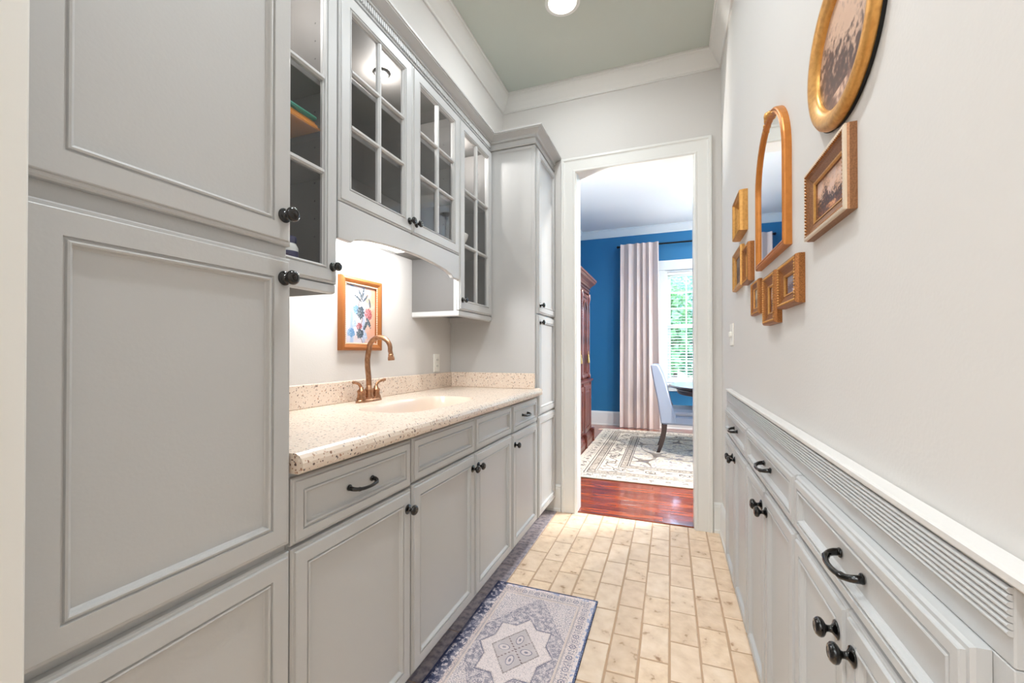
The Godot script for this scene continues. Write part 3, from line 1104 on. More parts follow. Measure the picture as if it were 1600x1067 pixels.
func left_walls() -> void:
	var dep := XU - XB - 0.002
	var rows := [1.767, 2.085]
	# near wall cabinet, half hidden by the tall one
	var o := left_thing("wall_cabinet", "grey glass-doored wall cabinet next to the near tall cabinet, holding folded linens", 0.6985, 1.169, XU, "cabinet", "glass-doored wall cabinets")
	carcass(o, -0.235, 0.235, 1.385, 2.478, dep, [1.775, 2.085])
	var d := glass_front(o, -0.232, 0.2305, 1.390, 2.466, rows)
	knob(d, 0.206, 1.447)
	put("light_rail", light_rail(-0.235, 0.225, 1.385, dep), M.cab, o)
	put("glass_shelf", boxes([[-0.218, 0.218, 1.912, 1.918, -dep + 0.01, -0.02]], 0.001), M.glass, o)
	# middle wall cabinet over the sink
	o = left_thing("wall_cabinet", "short grey double wall cabinet over the sink with arched valance", 1.1695, 2.0795, XU, "cabinet", "glass-doored wall cabinets")
	carcass(o, -0.455, 0.455, 1.690, 2.478, dep, [1.985, 2.19])
	d = glass_front(o, -0.4525, -0.002, 1.693, 2.466, [1.985, 2.19], 0.064)
	knob(d, -0.026, 1.742)
	d = glass_front(o, 0.002, 0.4525, 1.693, 2.466, [1.985, 2.19], 0.064)
	knob(d, 0.026, 1.742)
	var poly := PackedVector2Array([Vector2(-0.4545, 1.6895), Vector2(-0.4545, 1.557), Vector2(-0.392, 1.557)])
	for k in 7:
		var a := k / 6.0
		poly.append(Vector2(-0.385 + 0.030 * a, 1.557 + 0.016 * sin(a * PI * 0.5)))
	for k in 21:
		var a := k / 20.0
		poly.append(Vector2(-0.350 + 0.700 * a, 1.573 + 0.031 * pow(sin(a * PI), 0.62)))
	for k in 7:
		var a := k / 6.0
		poly.append(Vector2(0.355 + 0.030 * a, 1.557 + 0.016 * cos(a * PI * 0.5)))
	poly.append_array([Vector2(0.392, 1.557), Vector2(0.4545, 1.557), Vector2(0.4545, 1.6895)])
	var vm := MB.new()
	vm.slab(poly, -0.004, 0.017, 0.003)
	put("valance", vm, M.cab, o)
	# far wall cabinet
	o = left_thing("wall_cabinet", "grey glass-doored wall cabinet against the far tall cabinet, holding a white bowl", 2.080, 2.536, XU, "cabinet", "glass-doored wall cabinets")
	carcass(o, -0.228, 0.228, 1.385, 2.478, dep, [1.775, 2.085])
	d = glass_front(o, -0.2255, 0.2225, 1.390, 2.466, rows)
	knob(d, -0.196, 1.447)
	put("light_rail", light_rail(-0.228, 0.228, 1.385, dep), M.cab, o)

	# cornice over the wall cabinets and round the far tall cabinet
	var cp := [[-0.02, 2.479], [0.010, 2.479], [0.012, 2.484], [0.007, 2.487], [0.004, 2.492], [0.004, 2.520], [0.017, 2.521], [0.020, 2.524], [0.018, 2.529], [0.013, 2.530], [0.014, 2.535], [0.020, 2.541], [0.034, 2.548], [0.044, 2.553], [0.050, 2.556], [0.056, 2.557], [0.056, 2.561], [0.061, 2.563], [0.062, 2.571], [-0.02, 2.571]]
	var c := thing("cornice", "grey cornice with a dentil band along the tops of the wall cabinets", "moulding", Vector3.ZERO)
	var m := MB.new()
	var path := [Vector2(XF, -2.984), Vector2(XF, -2.5395), Vector2(XU, -2.5395), Vector2(XU, -0.70)]
	path.reverse()
	m.sweep(cp, path)
	put("moulding", m, M.cab, c)
	var dn := MB.new()
	var dd := 0.712
	while dd < 2.52:
		dn.box(Vector3(XU + 0.003, 2.493, -dd - 0.0075), Vector3(XU + 0.0145, 2.519, -dd), 0.0015)
		dd += 0.0125
	put("dentil_band", dn, M.cab, c).set_meta("kind", "stuff")

	# lights
	puck(Vector3(-1.262, 2.4615, -1.615), 0.15, "small round puck light inside the top of the double wall cabinet")
	puck(Vector3(-1.262, 2.4615, -0.93), 0.13, "small round puck light inside the top of the near wall cabinet")
	puck(Vector3(-1.262, 2.4615, -2.31), 0.13, "small round puck light inside the top of the far wall cabinet")
	var u := thing("under_cabinet_light", "slim under-cabinet light behind the arched valance", "light", Vector3(-1.24, 1.689, -1.52))
	put("housing", boxes([[-0.10, 0.09, -0.026, 0.0, -0.30, 0.30]], 0.004), M.chrome, u)
	put("lens", boxes([[-0.06, 0.07, -0.030, -0.0262, -0.27, 0.27]], 0.001), lamp_mat(Color(1, 0.95, 0.87), 3.0), u)
	for z in [-0.2, 0.0, 0.2]:
		var b := OmniLight3D.new()
		b.name = "bulb_light"
		u.add_child(b, true)
		b.position = Vector3(0.01, -0.055, z)
		b.light_energy = 0.11
		b.light_color = Color(0.97, 0.985, 1.0)
		b.light_size = 0.03
		b.omni_range = 6.0
		b.omni_attenuation = 2.0
		b.shadow_enabled = true

	# what stands behind the glass
	var st := thing("linen_stack", "stack of amber folded linens under a teal one behind the near glass door", "linens", Vector3(-1.255, 1.9181, -0.93))
	var y := 0.0
	for k in 4:
		var s := 0.006 * k
		put("folded_linen", boxes([[-0.118 + s * 0.3, 0.122 - s if k < 3 else 0.124, y, y + (0.0095 if k < 3 else 0.011), -0.195 + s, 0.195 - s]], 0.004), M.amber if k < 3 else M.teal, st)
		y += 0.0098
	var jr := thing("jar", "small blue-labelled jar low behind the near glass door", "jar", Vector3(-1.20, 1.402, -1.055))
	var jm := MB.new()
	jm.lathe([[0.0, 0.0], [0.026, 0.0], [0.028, 0.004], [0.028, 0.10], [0.022, 0.112], [0.020, 0.118], [0.0, 0.118]], 20)
	put("glass_body", jm, M.white_china, jr)
	var jl := MB.new()
	jl.lathe([[0.0283, 0.022], [0.0286, 0.022], [0.0286, 0.088], [0.0283, 0.088]], 20)
	put("label_band", jl, M.navy_label, jr)
	jl = MB.new()
	jl.lathe([[0.0, 0.116], [0.0225, 0.116], [0.0225, 0.136], [0.021, 0.139], [0.0, 0.139]], 20)
	put("lid", jl, M.navy_label, jr)
	var bw := thing("bowl", "white china bowl on a shelf of the far wall cabinet", "bowl", Vector3(-1.235, 1.785, -2.27))
	var bm := MB.new()
	bm.lathe([[0.0, 0.0], [0.035, 0.0], [0.036, 0.008], [0.055, 0.02], [0.078, 0.05], [0.088, 0.085], [0.085, 0.085], [0.073, 0.05], [0.05, 0.024], [0.0, 0.014]], 28)
	put("bowl_body", bm, M.white_china, bw)

func light_rail(x0: float, x1: float, y: float, dep: float) -> MB:
	var m := MB.new()
	m.sweep([[0.0, y], [0.0, y - 0.024], [-0.005, y - 0.030], [-0.016, y - 0.030], [-0.018, y]], [Vector2(x0, -dep), Vector2(x0, 0.014), Vector2(x1, 0.014), Vector2(x1, -dep)])
	return m


func right_run() -> void:
	var names := ["shallow grey cabinet on the right nearest the viewer with a wide pulled drawer", "middle shallow grey cabinet on the right below the reeded band", "shallow grey cabinet on the right beside the cased opening"]
	var spans := [[0.507, 1.1395], [1.140, 1.788], [1.7885, 2.530]]
	for k in 3:
		var a: float = spans[k][0]
		var b: float = spans[k][1]
		var mid := (a + b) * 0.5
		var o := right_thing("shallow_cabinet", names[k], a, b, XS, "cabinet", "shallow cabinets along the right wall")
		put("body", boxes([[-(b - a) * 0.5, (b - a) * 0.5, 0.075, 0.868, -0.023, 0.0]], 0.001), M.cab, o)
		var e := 2.432 if k == 2 else b
		var x0 := mid - e + 0.004
		var x1 := mid - (0.534 if k == 0 else a + 0.004)
		var xm := (x0 + x1) * 0.5
		var d := panel_front(o, "drawer", x0, x1, 0.742, 0.868, 0.038)
		pull(d, xm, 0.805)
		d = panel_front(o, "door", x0, xm - 0.001, 0.085, 0.734, 0.05)
		knob(d, xm - 0.034, 0.677)
		d = panel_front(o, "door", xm + 0.001, x1, 0.085, 0.734, 0.05)
		knob(d, xm + 0.034, 0.677)
	# reeded band and ledge
	var bnd := thing("trim_5", "grey reeded band and white ledge above the shallow right-hand cabinets", "moulding", Vector3(XS, 0, -(0.507 + 2.53) * 0.5), -PI / 2, "", "structure")
	var L := (2.53 - 0.507) * 0.5
	put("backboard", boxes([[-L, L, 0.8685, 0.944, -0.023, 0.0]], 0.0015), M.cab, bnd)
	for k in 7:
		var m := MB.new()
		var yc := 0.8995 + 0.0064 * k
		var rows := [[], []]
		for q in 7:
			var t := PI * (q / 6.0 - 0.5)
			rows[0].append(Vector3(-L + 0.03, yc + 0.0031 * sin(t), 0.0050 * cos(t)))
			rows[1].append(Vector3(L - 0.001, yc + 0.0031 * sin(t), 0.0050 * cos(t)))
		for e in 2:
			for q in range(1, 6):
				m.tri(rows[e][0], rows[e][q], rows[e][q + 1], Vector3(-1 if e == 0 else 1, 0, 0))
		m.grid(rows, true, true)
		put("reed", m, M.cab, bnd)
	var lg := MB.new()
	lg.box(Vector3(-L - 0.004, 0.944, -0.0235), Vector3(L + 0.16, 0.957, 0.006), 0.003)
	put("ledge", lg, M.wall, bnd)
	structure("baseboard_cabinet", "white toe board below the shallow right-hand cabinets", "baseboard", boxes([[0.293, 0.309, 0.0, 0.0745, -0.507, -2.53]], 0.002), M.trim)


func counter_things() -> void:
	# worktop with an integral basin
	var c := thing("counter", "pale pink speckled solid-surface worktop with an integral cream sink", "worktop", Vector3(0, 0, 0))
	var top := 0.922
	var x0 := XB + 0.001
	var x1 := -0.765
	var d0 := 0.699
	var d1 := 2.5365
	var sc := Vector2(-1.055, 1.640)
	var sa := Vector2(0.165, 0.315)
	var ring := []
	var rect := []
	var N := 96
	var e1 := 0.018
	for k in N:
		var a := TAU * k / N
		var dir := Vector2(cos(a), sin(a))
		var pw := 0.62
		ring.append(sc + Vector2(signf(dir.x) * pow(absf(dir.x), pw) * sa.x, signf(dir.y) * pow(absf(dir.y), pw) * sa.y))
	var m := MB.new()
	# flat top around the hole, as fans to the edge of the slab
	var xm := x1 - 0.030
	var outer := []
	for p in ring:
		var q: Vector2 = p - sc
		var t := 1e9
		if q.x > 1e-6:
			t = minf(t, (xm - sc.x) / q.x)
		if q.x < -1e-6:
			t = minf(t, (x0 - sc.x) / q.x)
		if q.y > 1e-6:
			t = minf(t, (d1 - sc.y) / q.y)
		if q.y < -1e-6:
			t = minf(t, (d0 - sc.y) / q.y)
		outer.append(sc + q * t)
	var corners := [Vector2(xm, d1), Vector2(x0, d1), Vector2(x0, d0), Vector2(xm, d0)]
	for k in N:
		var a: Vector2 = ring[k]
		var b: Vector2 = ring[(k + 1) % N]
		var ao: Vector2 = outer[k]
		var bo: Vector2 = outer[(k + 1) % N]
		m.quad(Vector3(a.x, top, -a.y), Vector3(b.x, top, -b.y), Vector3(bo.x, top, -bo.y), Vector3(ao.x, top, -ao.y), Vector3.UP)
		if absf(ao.x - bo.x) > 1e-4 and absf(ao.y - bo.y) > 1e-4:
			for cn in corners:
				if (absf(cn.x - ao.x) < 1e-4 or absf(cn.y - ao.y) < 1e-4) and (absf(cn.x - bo.x) < 1e-4 or absf(cn.y - bo.y) < 1e-4):
					m.tri(Vector3(ao.x, top, -ao.y), Vector3(bo.x, top, -bo.y), Vector3(cn.x, top, -cn.y), Vector3.UP)
	# the front: a low raised lip and a bullnose
	var prof := [[xm, top - 0.02], [xm, top], [xm + 0.003, top + 0.0050], [x1 - 0.010, top + 0.0055], [x1 + 0.000, top + 0.002], [x1 + 0.008, top - 0.005], [x1 + 0.012, top - 0.015], [x1 + 0.012, top - 0.026], [x1 + 0.008, top - 0.035], [x1, top - 0.040], [xm, top - 0.040]]
	var rows := [[], []]
	for p in prof:
		rows[0].append(Vector3(p[0], p[1], -d0))
		rows[1].append(Vector3(p[0], p[1], -d1))
	m.grid(rows, true, false)
	var nose := PackedVector2Array()
	for p in prof:
		nose.append(Vector2(p[0], p[1]))
	var tt := Geometry2D.triangulate_polygon(nose)
	for e in [[d0, 1.0], [d1, -1.0]]:
		for k in range(0, tt.size(), 3):
			m.tri(Vector3(nose[tt[k]].x, nose[tt[k]].y, -e[0]), Vector3(nose[tt[k + 1]].x, nose[tt[k + 1]].y, -e[0]), Vector3(nose[tt[k + 2]].x, nose[tt[k + 2]].y, -e[0]), Vector3(0, 0, e[1]))
	put("slab", m, M.counter, c)
	put("nose_end", boxes([[-0.782 + 0.001, -0.755, top - 0.038, top + 0.001, -d1, -d1 - 0.012]], 0.006), M.counter, c)
	var bs := MB.new()
	var rr := []
	for q in [[1.0, 0.0], [0.985, -0.004], [0.965, -0.012], [0.92, -0.035], [0.88, -0.07], [0.80, -0.10], [0.60, -0.118], [0.30, -0.124], [0.05, -0.126]]:
		var r := []
		for p in ring:
			var w: Vector2 = sc + (p - sc) * q[0]
			r.append(Vector3(w.x, top + q[1], -w.y))
		rr.append(r)
	bs.grid(rr, true, true, true)
	put("basin", bs, M.basin, c)
	var dr := MB.new()
	dr.xf = Transform3D(Basis(), Vector3(sc.x, top - 0.127, -sc.y))
	dr.lathe([[0.0, 0.0], [0.03, 0.0], [0.032, 0.004], [0.026, 0.005], [0.0, 0.003]], 20)
	put("drain", dr, M.copper, c)
	put("backsplash", boxes([[x0, x0 + 0.018, top, top + 0.098, -d0, -d1]], 0.003), M.counter, c)
	put("side_splash", boxes([[x0 + 0.0185, -0.80, top, top + 0.098, -d1, -d1 + 0.018]], 0.003), M.counter, c)

	# two-handled gooseneck tap
	var f := thing("faucet", "copper gooseneck faucet with two lever handles behind the sink", "faucet", Vector3(-1.328, top, -1.612), 0.0)
	var bp := MB.new()
	var rows2 := []
	for q in [[1.0, 0.0], [1.0, 0.006], [0.93, 0.012], [0.80, 0.017], [0.0, 0.019]]:
		var r := []
		for k in 32:
			var a := TAU * k / 32
			r.append(Vector3(0.026 * cos(a) * q[0], q[1], (0.082 * signf(sin(a)) * pow(absf(sin(a)), 0.55)) * q[0]))
		rows2.append(r)
	bp.grid(rows2, true, true)
	put("base_plate", bp, M.copper, f)
	var sp := MB.new()
	sp.lathe([[0.0, 0.014], [0.023, 0.014], [0.024, 0.020], [0.019, 0.028], [0.018, 0.045], [0.020, 0.050], [0.020, 0.056], [0.0135, 0.064], [0.0125, 0.075], [0.0, 0.075]], 20)
	var pts := [Vector3(0, 0.07, 0), Vector3(-0.002, 0.115, 0), Vector3(-0.008, 0.16, 0), Vector3(-0.009, 0.195, 0), Vector3(-0.004, 0.228, 0)]
	for k in 13:
		var a := PI - PI * 1.05 * k / 12.0
		pts.append(Vector3(0.060 + 0.060 * cos(a), 0.246 + 0.054 * sin(a), 0.0))
	pts.append(Vector3(0.126, 0.214, 0))
	var rd := []
	for k in pts.size():
		rd.append(0.0128 - 0.0026 * k / pts.size())
	sp.tube(pts, rd, 14)
	sp.xf = Transform3D(Basis(Vector3(0, 0, 1), 0.12), Vector3(0.126, 0.193, 0))
	sp.lathe([[0.0, 0.0], [0.0145, 0.0], [0.0155, 0.004], [0.0150, 0.012], [0.0115, 0.022], [0.0125, 0.028], [0.0, 0.030]], 18)
	put("spout", sp, M.copper, f)
	for s in [-1.0, 1.0]:
		var hb := MB.new()
		hb.xf = Transform3D(Basis(), Vector3(0, 0, s * 0.052))
		hb.lathe([[0.0, 0.012], [0.021, 0.012], [0.022, 0.018], [0.018, 0.026], [0.0165, 0.042], [0.019, 0.048], [0.018, 0.054], [0.010, 0.062], [0.009, 0.070], [0.0, 0.072]], 18)
		put("handle_base", hb, M.copper, f)
		var lv := MB.new()
		lv.xf = Transform3D(Basis(), Vector3(0, 0, s * 0.052))
		lv.tube([Vector3(0, 0.062, 0), Vector3(-0.002, 0.078, s * 0.006), Vector3(0.000, 0.088, s * 0.020), Vector3(0.003, 0.093, s * 0.040), Vector3(0.006, 0.096, s * 0.060)], [0.009, 0.0085, 0.007, 0.0065, 0.0075], 10, 0.75)
		put("lever", lv, M.copper, f)

	# outlet on the back wall
	var o := left_thing("outlet", "white wall outlet above the backsplash beside the tall cabinet", 2.32, 2.39, XB, "outlet")
	put("cover_plate", boxes([[-0.035, 0.035, 1.027, 1.142, 0.0, 0.006]], 0.003), M.plastic, o)
	for y in [1.065, 1.104]:
		put("socket", boxes([[-0.017, 0.017, y - 0.014, y + 0.014, 0.005, 0.0085]], 0.003), M.plastic, o)
		put("slot", boxes([[-0.008, -0.0055, y - 0.005, y + 0.006, 0.0075, 0.0089], [0.0055, 0.008, y - 0.005, y + 0.006, 0.0075, 0.0089]]), M.dark, o)
	var sw := right_thing("light_switch", "white double light switch on the cream wall beside the opening", 2.44, 2.56, XR, "switch")
	put("cover_plate", boxes([[-0.058, 0.058, 1.187, 1.305, 0.0, 0.006]], 0.003), M.plastic, sw)
	for s in [-1.0, 1.0]:
		put("toggle", boxes([[s * 0.023 - 0.005, s * 0.023 + 0.005, 1.236, 1.262, 0.005, 0.016]], 0.002), M.plastic, sw)


func pictures() -> void:
	# framed print above the sink
	var p := left_thing("framed_print", "gilt-framed print of plums and leaves hung above the sink", 1.498, 1.782, XB, "picture")
	p.position.y = 1.334
	hung_frame(p, 0.284, 0.346, [[0.0, 0.0], [0.0, 0.020], [0.004, 0.026], [0.014, 0.028], [0.022, 0.024], [0.030, 0.018], [0.036, 0.016], [0.036, 0.004]], M.walnut_gilt, image_mat(floral_image(), 0.25), 0.034, 0.008, 0.0042, 0.0325, 0.0165, M.champagne)

	var land := [
		painting_image(260, 240, 101, Color(0.80, 0.66, 0.56), Color(0.30, 0.20, 0.17), Color(0.50, 0.33, 0.27), Color(0.86, 0.72, 0.62), 0.42, 0.22),
		painting_image(260, 180, 111, Color(0.84, 0.72, 0.66), Color(0.22, 0.14, 0.11), Color(0.52, 0.30, 0.20), Color(0.90, 0.66, 0.46), 0.34, 0.50),
		painting_image(140, 120, 121, Color(0.80, 0.78, 0.80), Color(0.40, 0.30, 0.28), Color(0.66, 0.50, 0.44), Color(0.88, 0.82, 0.78), 0.36, 0.25),
		painting_image(120, 120, 131, Color(0.50, 0.42, 0.34), Color(0.25, 0.18, 0.14), Color(0.40, 0.30, 0.22), Color(0.60, 0.50, 0.40), 0.45, 0.25),
		painting_image(120, 120, 141, Color(0.62, 0.50, 0.42), Color(0.26, 0.17, 0.14), Color(0.45, 0.30, 0.24), Color(0.76, 0.60, 0.50), 0.45, 0.40),
		painting_image(100, 100, 151, Color(0.74, 0.68, 0.60), Color(0.42, 0.34, 0.28), Color(0.60, 0.52, 0.44), Color(0.84, 0.78, 0.70), 0.35, 0.25),
		painting_image(100, 120, 161, Color(0.70, 0.56, 0.48), Color(0.30, 0.18, 0.16), Color(0.50, 0.34, 0.32), Color(0.82, 0.68, 0.60), 0.40, 0.35),
		painting_image(120, 100, 171, Color(0.66, 0.66, 0.72), Color(0.30, 0.27, 0.34), Color(0.48, 0.44, 0.50), Color(0.80, 0.74, 0.74), 0.40, 0.35),
	]
	# oval
	var o := right_thing("oval_picture", "large oval gold-framed landscape high on the right wall, topmost and nearest", 0.788, 1.112, XR, "picture")
	o.position.y = 1.73
	var A := 0.168
	var B := 0.146
	var rows := []
	for q in [[0.004, 0.0], [0.0, 0.008], [0.002, 0.016], [0.007, 0.020], [0.014, 0.0225], [0.021, 0.0215], [0.025, 0.0185], [0.029, 0.0185], [0.033, 0.0150], [0.037, 0.0140], [0.040, 0.009], [0.040, 0.004]]:
		var r := []
		for k in 72:
			var a := TAU * k / 72
			r.append(Vector3((A - q[0]) * cos(a), (B - q[0]) * sin(a), q[1]))
		rows.append(r)
	var f := MB.new()
	f.grid(rows, true, true)
	put("frame", f, M.gold, o)
	var bk := MB.new()
	bk.grid([rows[0], rows[1]].map(func(r): return r.map(func(v): return Vector3(v.x * 1.012, v.y * 1.012, v.z * 0.9))), true, true)
	put("back_rim", bk, M.dark, o)
	var art := MB.new()
	for k in 72:
		var a: Vector3 = rows[11][k]
		var b: Vector3 = rows[11][(k + 1) % 72]
		var z := Vector3(0, 0, 0.002)
		art.tri(z + Vector3(0, 0, 0.004), a + z, b + z, Vector3(0, 0, 1), Vector2(0.5, 0.5), Vector2(0.5 + a.x / (2 * A), 0.5 - a.y / (2 * B)), Vector2(0.5 + b.x / (2 * A), 0.5 - b.y / (2 * B)))
	put("picture", art, image_mat(land[0], 0.35), o)

	# arched mirror
	o = right_thing("arched_mirror", "tall arch-topped gold mirror among the frames on the right wall", 1.329, 1.737, XR, "mirror")
	o.position.y = 1.445
	var W := 0.204
	var outline := []
	outline.append_array([Vector2(-W, 0.0), Vector2(W, 0.0)])
	for k in 25:
		var a := PI * k / 24.0
		outline.append(Vector2(W * cos(a) * (1.0 if absf(cos(a)) < 0.99 else 1.0), 0.265 + 0.195 * sin(a)))
	f = MB.new()
	rows = []
	for q in [[0.0, 0.0], [0.0, 0.015], [0.0015, 0.0185], [0.005, 0.0205], [0.0085, 0.0185], [0.011, 0.0185], [0.014, 0.0210], [0.0175, 0.0195], [0.020, 0.0145], [0.0215, 0.0145], [0.0215, 0.002]]:
		var r := []
		var n := outline.size()
		for i in n:
			var a: Vector2 = (outline[i] - outline[(i + n - 1) % n]).normalized()
			var b: Vector2 = (outline[(i + 1) % n] - outline[i]).normalized()
			var na := Vector2(-a.y, a.x)
			var nb := Vector2(-b.y, b.x)
			var w: Vector2 = outline[i] + (na + nb) / maxf(0.5, 1.0 + na.dot(nb)) * q[0]
			r.append(Vector3(w.x, w.y, q[1]))
		rows.append(r)
	f.grid(rows, true, false)
	put("frame", f, M.honey, o)
	var gl := MB.new()
	for i in range(0, outline.size()):
		var a: Vector3 = rows[10][i]
		var b: Vector3 = rows[10][(i + 1) % outline.size()]
		gl.tri(Vector3(0, 0.25, 0.0115), Vector3(a.x, a.y, 0.0115), Vector3(b.x, b.y, 0.0115), Vector3(0, 0, 1))
	put("mirror_glass", gl, M.mirror, o)
	var cr := MB.new()
	for q in [[0.0, 0.458, 0.020, 0.014], [-0.022, 0.454, 0.018, 0.010], [0.022, 0.454, 0.018, 0.010], [-0.042, 0.446, 0.018, 0.008], [0.042, 0.446, 0.018, 0.008], [-0.060, 0.436, 0.018, 0.006], [0.060, 0.436, 0.018, 0.006], [0.196, 0.250, 0.012, 0.007], [-0.196, 0.250, 0.012, 0.007]]:
		cr.xf = Transform3D(Basis(Vector3.RIGHT, PI / 2), Vector3(q[0], q[1], q[2]))
		cr.lathe([[0.0, -q[3] * 0.6], [q[3] * 0.8, -q[3] * 0.4], [q[3], 0.0], [q[3] * 0.7, q[3] * 0.5], [0.0, q[3] * 0.65]], 12)
	put("crest", cr, M.gold, o)

	# rectangular frames
	var deep := [[0.0, 0.0], [0.0, 0.60], [0.05, 0.92], [0.14, 1.0], [0.30, 0.92], [0.42, 0.70], [0.55, 0.62], [0.80, 0.45], [0.92, 0.42], [1.0, 0.30], [1.0, 0.05]]
	var list := [
		["ornate bronze-framed landscape with dark trees below the oval picture", 0.905, 1.146, 1.405, 1.560, 0.019, 0.038, M.bronze, 1, 0.0034, M.gold_dark],
		["small gold-framed landscape at the upper left of the arched mirror", 2.014, 2.226, 1.673, 1.848, 0.034, 0.030, M.gold, 2, 0.0, null],
		["small square deep gold frame left of all the others below the small landscape", 2.10, 2.352, 1.452, 1.634, 0.019, 0.030, M.gold, 3, 0.0, null],
		["small carved gilt frame tucked under the lower left of the arched mirror", 1.871, 2.016, 1.435, 1.590, 0.025, 0.036, M.gold_dark, 4, 0.0034, M.gold],
		["smallest narrow gilt frame low on the right wall, first of the bottom three", 1.725, 1.873, 1.292, 1.419, 0.014, 0.030, M.gold_dark, 5, 0.003, M.gold],
		["carved gilt frame hanging lowest, middle of the bottom three", 1.440, 1.610, 1.240, 1.399, 0.022, 0.040, M.gold_dark, 6, 0.0034, M.gold],
		["carved gilt frame with a blue-grey picture, nearest of the bottom three", 1.214, 1.402, 1.274, 1.397, 0.022, 0.038, M.gold_dark, 7, 0.0034, M.gold],
	]
	for q in list:
		o = right_thing("picture_frame", q[0], q[1], q[2], XR, "picture", "rectangular frames on the right wall")
		o.position.y = (q[3] + q[4]) * 0.5
		var rings := []
		for r in deep:
			rings.append([r[0] * q[6], r[1] * q[5]])
		hung_frame(o, q[2] - q[1], q[4] - q[3], rings, q[7], image_mat(land[q[8]], 0.4), q[6] * 0.98, q[5] * 0.15, q[9], q[6] * 0.24, q[5] * 0.93, q[10])
		if q[9] > 0.0:
			var st := MB.new()
			st.frame(q[2] - q[1], q[4] - q[3], [[q[6] * 0.84, q[5] * 0.44], [q[6] * 0.84, q[5] * 0.52], [q[6] * 0.92, q[5] * 0.50], [q[6] * 1.0, q[5] * 0.34]])
			put("inner_lip", st, M.gold, o)
		if q[8] == 1:
			var ob := MB.new()
			ob.frame(q[2] - q[1], q[4] - q[3], [[0.001, q[5] * 0.80], [0.001, q[5] * 1.0], [0.0035, q[5] * 1.06], [0.0085, q[5] * 1.06], [0.0095, q[5] * 0.92]])
			put("outer_band", ob, M.champagne, o)


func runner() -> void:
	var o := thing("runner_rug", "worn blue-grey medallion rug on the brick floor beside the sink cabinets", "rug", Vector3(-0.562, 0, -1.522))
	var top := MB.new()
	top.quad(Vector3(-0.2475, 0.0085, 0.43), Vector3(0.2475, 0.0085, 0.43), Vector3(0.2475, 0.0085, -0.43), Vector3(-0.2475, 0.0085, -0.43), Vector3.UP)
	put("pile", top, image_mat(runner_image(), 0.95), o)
	put("binding", boxes([[-0.2485, 0.2485, 0.0012, 0.0083, -0.431, 0.431]], 0.002), mat(Color(0.20, 0.22, 0.32), 0.9), o)


